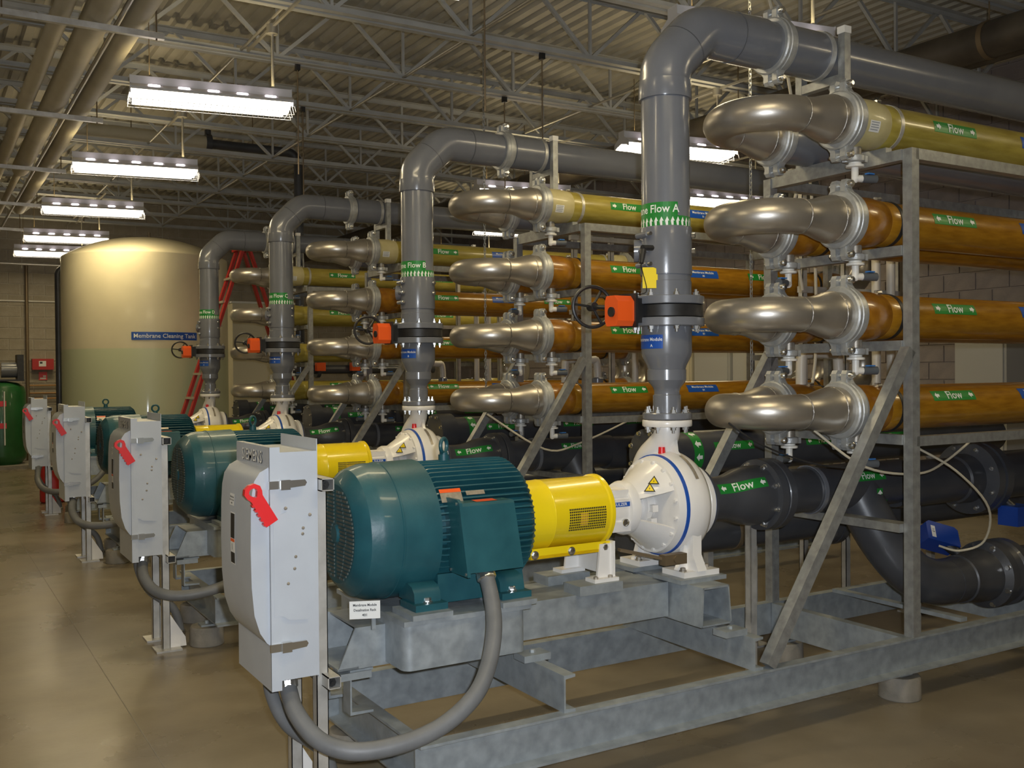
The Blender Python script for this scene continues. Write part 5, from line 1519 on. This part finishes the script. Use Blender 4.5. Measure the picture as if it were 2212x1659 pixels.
for k, y in enumerate((4.52, 7.14, 9.76, 12.38, 15.0, 17.62)):
    t_ = thing('pipe_trapeze', (0.95, y, PZ - 0.15), '%s strut trapeze carrying the cream overhead pipes' % ['out of frame near', 'nearest visible', 'second', 'third', 'fourth', 'farthest'][k], 'hanger')
    part(t_, 'strut', MB().box((0.42, y - 0.02, PZ - 0.139), (1.50, y + 0.02, PZ - 0.098)), 'strut')
    for x in (0.5, 1.45): part(t_, 'rod', MB().cyl((x, y, PZ - 0.15), (x, y, JZ), 0.006, n=6), 'rod')
# cream pipe crossing, then black pipe turning down
CY_, CZ_ = 12.86, 4.49
cp_ = thing('crossing_pipe', (2.4, CY_, 4.2), 'cream pipe crossing between the joists with a black pipe joined to it that turns down', 'pipe')
part(cp_, 'cream_run', MB().lathe((0, CY_, CZ_), (1, 0, 0), [(1.3, 0.094), (3.19, 0.094)], 24), 'insul')
Q = [V((3.19, CY_, CZ_)), V((4.25, CY_, CZ_))] + [V((4.25 + 0.16 * math.sin(PI / 2 * k / 8), CY_, CZ_ - 0.16 + 0.16 * math.cos(PI / 2 * k / 8))) for k in range(1, 9)] + [V((4.41, CY_, 0.0))]
part(cp_, 'black_run', MB().tube(Q, 0.060, 18), 'black_pipe', 'black pipe')
part(cp_, 'flange', MB().lathe((0, CY_, CZ_), (1, 0, 0), [(3.19, 0.118), (3.26, 0.118), (3.26, 0.05)], 20).cyl((3.225, CY_, CZ_ + 0.06), (3.225, CY_, CZ_ + 0.17), 0.04, n=12), 'black_pipe')
for x in (2.3, 3.8): part(cp_, 'hanger', MB().cyl((x, CY_, CZ_ + 0.05), (x, CY_, ZC), 0.006, n=6), 'rod')
# dark jacketed pipe high at the right
dk = thing('jacketed_pipe', (6.85, 8, 3.75), 'large brown jacketed pipe running high at the upper right', 'pipe')
part(dk, 'pipe_run', MB().lathe((6.85, 0, 3.98), (0, 1, 0), [(-3.9, 0.135), (20.0, 0.135)], 32), 'dark_duct')
for y in (4.52, 7.14, 11.07): part(dk, 'hanger', MB().cyl((6.85, y, 4.10), (6.85, y, ZC), 0.006, n=6).lathe((6.85, y - 0.02, 3.98), (0, 1, 0), [(0, 0.135), (0, 0.142), (0.04, 0.142), (0.04, 0.135)], 28, False), 'rod')
dk2 = thing('jacketed_pipe', (7.6, 8, 4.0), 'smaller dark jacketed pipe beside the large one at the upper right', 'pipe')
part(dk2, 'pipe_run', MB().lathe((7.5, 0, 4.12), (0, 1, 0), [(-3.9, 0.10), (20.0, 0.10)], 24), 'dark_duct')
for y in (4.52, 9.76): part(dk2, 'hanger', MB().cyl((7.5, y, 4.2), (7.5, y, ZC), 0.006, n=6), 'rod')
# slim conduits under the joists (along y)
for i, (x, y0, y1, z, lb) in enumerate(((2.40, 5.9, 20.0, 4.30, 'thin brass-coloured conduit under the joists between the lamp rows'), (3.9, 4.0, 19.0, 4.28, 'thin conduit under the joists above the skids'), (6.0, 3.0, 19.0, 4.28, 'thin conduit under the joists above the lamp row at right'))):
    o = thing('ceiling_conduit', (x, y0, z - 0.03), lb, 'conduit')
    part(o, 'tube', MB().cyl((x, y0, z), (x, y1, z), 0.013, n=8), 'emt')
for i, (x, y, z) in enumerate(((3.30, 5.83, 3.30), (4.6, 7.14, 2.95), (5.0, 8.45, 2.95), (2.9, 8.45, 3.30), (3.4, 9.76, 3.3))):
    rdn = thing('hanger_rod', (x, y, z), '%s thin rod hanging from the joists over the skids' % ['first', 'second', 'third', 'fourth', 'fifth'][i], 'rod')
    part(rdn, 'rod', MB().cyl((x, y, z), (x, y, JZ + 0.02), 0.006, n=6), 'rod')
    part(rdn, 'beam_clamp', MB().cbox((x, y, JZ - 0.02), (0.035, 0.05, 0.06)), 'black')

# ================================================================ tank and back of the room
TC = V((2.80, 14.68, 0)); TR_ = 1.10
tk = thing('storage_tank', tuple(TC), 'tall cream cleaning tank with domed top and blue name sign', 'tank')
pr = [(0, TR_), (3.15, TR_), (3.17, TR_ - 0.004), (3.185, TR_ - 0.02)]
for k in range(1, 15):
    q = (TR_ - 0.03) * (1 - k / 14.0)
    pr.append((3.19 + 0.285 * (1 - (q / (TR_ - 0.03)) ** 2.2), max(q, 0.0001)))
b = MB().lathe(TC, (0, 0, 1), pr, 80)
part(tk, 'shell', b, 'tank', ang=30)
part(tk, 'vent', MB().cyl(TC + V((0.05, 0, 3.46)), TC + V((0.05, 0, 3.56)), 0.015, n=8), 'rod')
psi = math.atan2(-14.68 - 0.0, -2.76) # towards the camera
its = [('rect', -0.43, -0.052, 0.43, 0.052, 0, 0.002), ('text', 'Membrane Cleaning Tank', 0.078, 0, 0, 1, 0.004, 0.0008, 1.0)]
add_label(tk, 'name_sign', its, on_zpipe(TC.x, TC.y, 2.065, TR_ + 0.002, psi + 0.215), (0.05, 0), mats=('blue_lab', 'ink_white'))
dp = thing('black_overflow_pipe', (1.75, 15.5, 0), 'black upright overflow pipe left of the cream tank', 'pipe')
Q = [V((1.75, 15.45, 0)), V((1.75, 15.45, 2.99))] + [V((1.75 + 0.1 - 0.1 * math.cos(PI / 2 * k / 6), 15.45, 2.99 + 0.1 * math.sin(PI / 2 * k / 6))) for k in range(1, 7)] + [V((2.0, 15.42, 3.09))]
part(dp, 'pipe_run', MB().tube(Q, 0.045, 14), 'black_pipe')

# step ladder
ld = thing('step_ladder', (3.6, 13.2, 0), 'red fibreglass step ladder standing between the risers and the tank', 'ladder')
LX, LY, LH = 3.76, 13.22, 3.19
top = V((LX, LY, LH))
for sg in (-1, 1):
    part(ld, 'front_rail', MB().bar((LX - 1.10, LY + sg * 0.24, 0.02), (LX - 0.05, LY + sg * 0.15, LH), 0.035, 0.095, (0, 1, 0)), 'red_dull')
    part(ld, 'rear_rail', MB().bar((LX + 1.05, LY + sg * 0.22, 0.02), (LX + 0.05, LY + sg * 0.14, LH), 0.03, 0.085, (0, 1, 0)), 'red_dull')
for q in range(1, 10):
    t_ = q / 10.2
    x = LX - 1.10 + 1.05 * t_; hw = 0.24 - 0.09 * t_
    part(ld, 'step', MB().box((x - 0.045, LY - hw, LH * t_ - 0.014), (x + 0.045, LY + hw, LH * t_ + 0.014)), 'glassy')
part(ld, 'top_cap', MB().box((LX - 0.10, LY - 0.19, LH), (LX + 0.10, LY + 0.19, LH + 0.05)), 'red_dull')

# cream cabinet right of the tank and cabinets on the right wall
cc = thing('cream_cabinet', (4.9, 16.6, 0), 'plain cream cabinet standing right of the tank, behind the lowest U-bends', 'cabinet')
part(cc, 'body', MB().box((4.45, 16.3, 0.06), (5.55, 16.9, 2.72)), 'cream')
part(cc, 'plinth', MB().box((4.48, 16.33, 0), (5.52, 16.87, 0.06)), 'pvc_dark')
part(cc, 'top_trim', MB().box((4.43, 16.28, 2.72), (5.57, 16.92, 2.75)), 'sticker')
def wall_cabinet(y0, y1, h, label, m='cabinet'):
    o = thing('electrical_cabinet', (10.0, (y0 + y1) / 2, 0), label, 'cabinet')
    part(o, 'body', MB().box((9.75, y0, 0.08), (X1 - 0.02, y1, h)), m)
    part(o, 'plinth', MB().box((9.78, y0 + 0.02, 0), (X1 - 0.02, y1 - 0.02, 0.08)), 'pvc_dark')
    part(o, 'door', MB().box((9.73, y0 + 0.03, 0.14), (9.749, y1 - 0.03, h - 0.05)), m)
    part(o, 'handle', MB().box((9.705, y0 + 0.08, h * 0.55), (9.73, y0 + 0.11, h * 0.55 + 0.14)), 'black')
    return o
wall_cabinet(6.25, 6.85, 1.92, 'grey electrical cabinet on the block wall at the right edge')
wall_cabinet(9.6, 10.3, 1.95, 'grey electrical cabinet seen below the third tier right of the nearest riser')
wall_cabinet(10.36, 11.1, 1.95, 'second grey electrical cabinet seen below the third tier right of the nearest riser')
wall_cabinet(11.16, 11.7, 1.95, 'cream electrical cabinet next to the two grey ones', 'cream')

# fire cabinet, signs, pipes on the back wall
YW = Y1 - 0.015
fb = thing('fire_hose_box', (2.0, YW - 0.1, 1.7), 'red box with white sticker on the back block wall', 'box')
part(fb, 'box', MB().box((1.83, YW - 0.16, 1.67), (2.19, YW, 1.87)), 'red_dull')
add_label(fb, 'small_sticker', [('rect', -0.06, -0.05, 0.06, 0.05, 0, 0.002), ('rect', -0.045, 0.0, 0.0, 0.035, 1, 0.003)], on_plane((2.0, YW - 0.161, 1.78), (1, 0, 0), (0, 0, 1)), mats=('sticker', 'ink_black'))
fs = thing('wall_sign', (2.02, YW - 0.02, 1.5), 'small red and white sign under the red box on the back wall', 'sign')
part(fs, 'plate', MB().box((1.95, YW - 0.012, 1.48), (2.09, YW, 1.63)), 'red')
add_label(fs, 'print', [('rect', -0.05, -0.06, 0.05, -0.03, 0, 0.001), ('rect', 0.0, -0.02, 0.05, 0.01, 0, 0.001)], on_plane((2.02, YW - 0.0125, 1.555), (1, 0, 0), (0, 0, 1)), mats=('sticker', 'ink_black'))
vp = thing('rusty_pipe', (1.76, YW - 0.05, 0), 'thin rust-brown upright pipe on the back wall by the red box', 'pipe')
part(vp, 'pipe_run', MB().cyl((1.76, YW - 0.06, 0), (1.76, YW - 0.06, 3.6), 0.03, n=12), 'rod')
hp_ = thing('wall_conduit', (1.4, YW - 0.03, 2.9), 'white conduit line along the back wall above the red box', 'conduit')
part(hp_, 'tube', MB().cyl((0.2, YW - 0.03, 2.93), (3.4, YW - 0.03, 2.93), 0.013, n=8), 'white_plastic')
gp = thing('brass_pipe', (1.4, 19.3, 3.5), 'yellow-lit pipe crossing high before the back wall', 'pipe')
part(gp, 'pipe_run', MB().cyl((-2.0, 19.4, 3.52), (4.4, 19.4, 3.52), 0.022, n=10), 'emt')
part(gp, 'rod', MB().cyl((1.62, 19.4, 3.45), (1.62, 19.4, ZC), 0.007, n=6), 'emt')
part(gp, 'rod', MB().cyl((4.0, 19.4, 3.45), (4.0, 19.4, ZC), 0.007, n=6), 'emt')
bp = thing('small_pipe_rack', (2.1, YW - 0.2, 1.2), 'thin brown pipes below the red sign on the back wall', 'pipe')
for z in (1.38, 1.24, 1.14): part(bp, 'pipe_run', MB().cyl((1.78, YW - 0.05, z), (2.25, YW - 0.05, z), 0.014, n=8), 'tan_hose')

# compressor
CC = V((1.24, 19.0, 0))
cm = thing('air_compressor', tuple(CC), 'green upright air compressor tank with black pump on top, at the left edge', 'compressor')
part(cm, 'base_slab', MB().box((CC.x - 0.55, CC.y - 0.55, 0), (CC.x + 0.5, CC.y + 0.5, 0.06)), 'concrete')
part(cm, 'tank', MB().lathe(CC, (0, 0, 1), [(0.06, 0.30), (0.16, 0.375), (0.22, 0.385), (1.28, 0.385), (1.38, 0.35), (1.44, 0.25), (1.47, 0.08)], 40), 'green_tank')
part(cm, 'pump_plate', MB().box((CC.x - 0.42, CC.y - 0.25, 1.47), (CC.x + 0.34, CC.y + 0.25, 1.50)), 'black')
part(cm, 'motor', MB().lathe(CC + V((0.02, -0.05, 1.66)), (1, 0, 0), [(-0.02, 0.05), (-0.02, 0.13), (0.24, 0.13), (0.26, 0.06)], 22), 'pvc')
part(cm, 'pump_head', MB().box((CC.x - 0.32, CC.y - 0.12, 1.50), (CC.x - 0.06, CC.y + 0.12, 1.82)).box((CC.x - 0.30, CC.y - 0.09, 1.82), (CC.x - 0.08, CC.y + 0.09, 1.98)).box((CC.x - 0.36, CC.y - 0.07, 1.98), (CC.x - 0.02, CC.y + 0.07, 2.04)), 'black')
part(cm, 'belt_guard', MB().box((CC.x + 0.24, CC.y - 0.2, 1.50), (CC.x + 0.34, CC.y + 0.2, 1.92)), 'black')
part(cm, 'sight_pipe', MB().cyl(CC + V((0.02, -0.41, 0.4)), CC + V((0.02, -0.41, 1.30)), 0.012, n=8), 'sticker')
for z in (1.05, 0.68):
    part(cm, 'label_patch', MB().box((CC.x - 0.06, CC.y - 0.392, z), (CC.x + 0.05, CC.y - 0.384, z + 0.09)), 'red')
sb = thing('red_drum', (1.62, 13.6, 0), 'dark red and black equipment glimpsed between the farthest switch box and its post', 'drum')
part(sb, 'body', MB().lathe((1.43, 13.4, 0), (0, 0, 1), [(0, 0.13), (0.02, 0.15), (0.75, 0.15), (0.78, 0.13)], 20), 'red_dull')

# small valves far behind the third and fourth racks
dv = thing('distant_pipe', (5.5, 14.9, 1.3), 'black pipe with two small orange-red valve gearboxes far behind the third skid', 'pipe')
part(dv, 'pipe_run', MB().cyl((4.7, 14.9, 1.62), (7.4, 14.9, 1.62), 0.07, n=16).cyl((4.7, 14.9, 1.32), (7.4, 14.9, 1.32), 0.09, n=16), 'black_pipe', kind='stuff')
for x in (5.38, 5.95):
    part(dv, 'gearbox', MB().cbox((x, 14.76, 1.66), (0.14, 0.10, 0.13)), 'act_red')
    part(dv, 'flange', MB().lathe((0, 14.9, 1.62), (1, 0, 0), [(x - 0.03, 0.07), (x - 0.03, 0.13), (x + 0.03, 0.13), (x + 0.03, 0.07)], 20, False), 'black_pipe')
for x in (4.8, 7.2): part(dv, 'stand', MB().box((x, 14.87, 0), (x + 0.05, 14.93, 1.6)), 'tube')
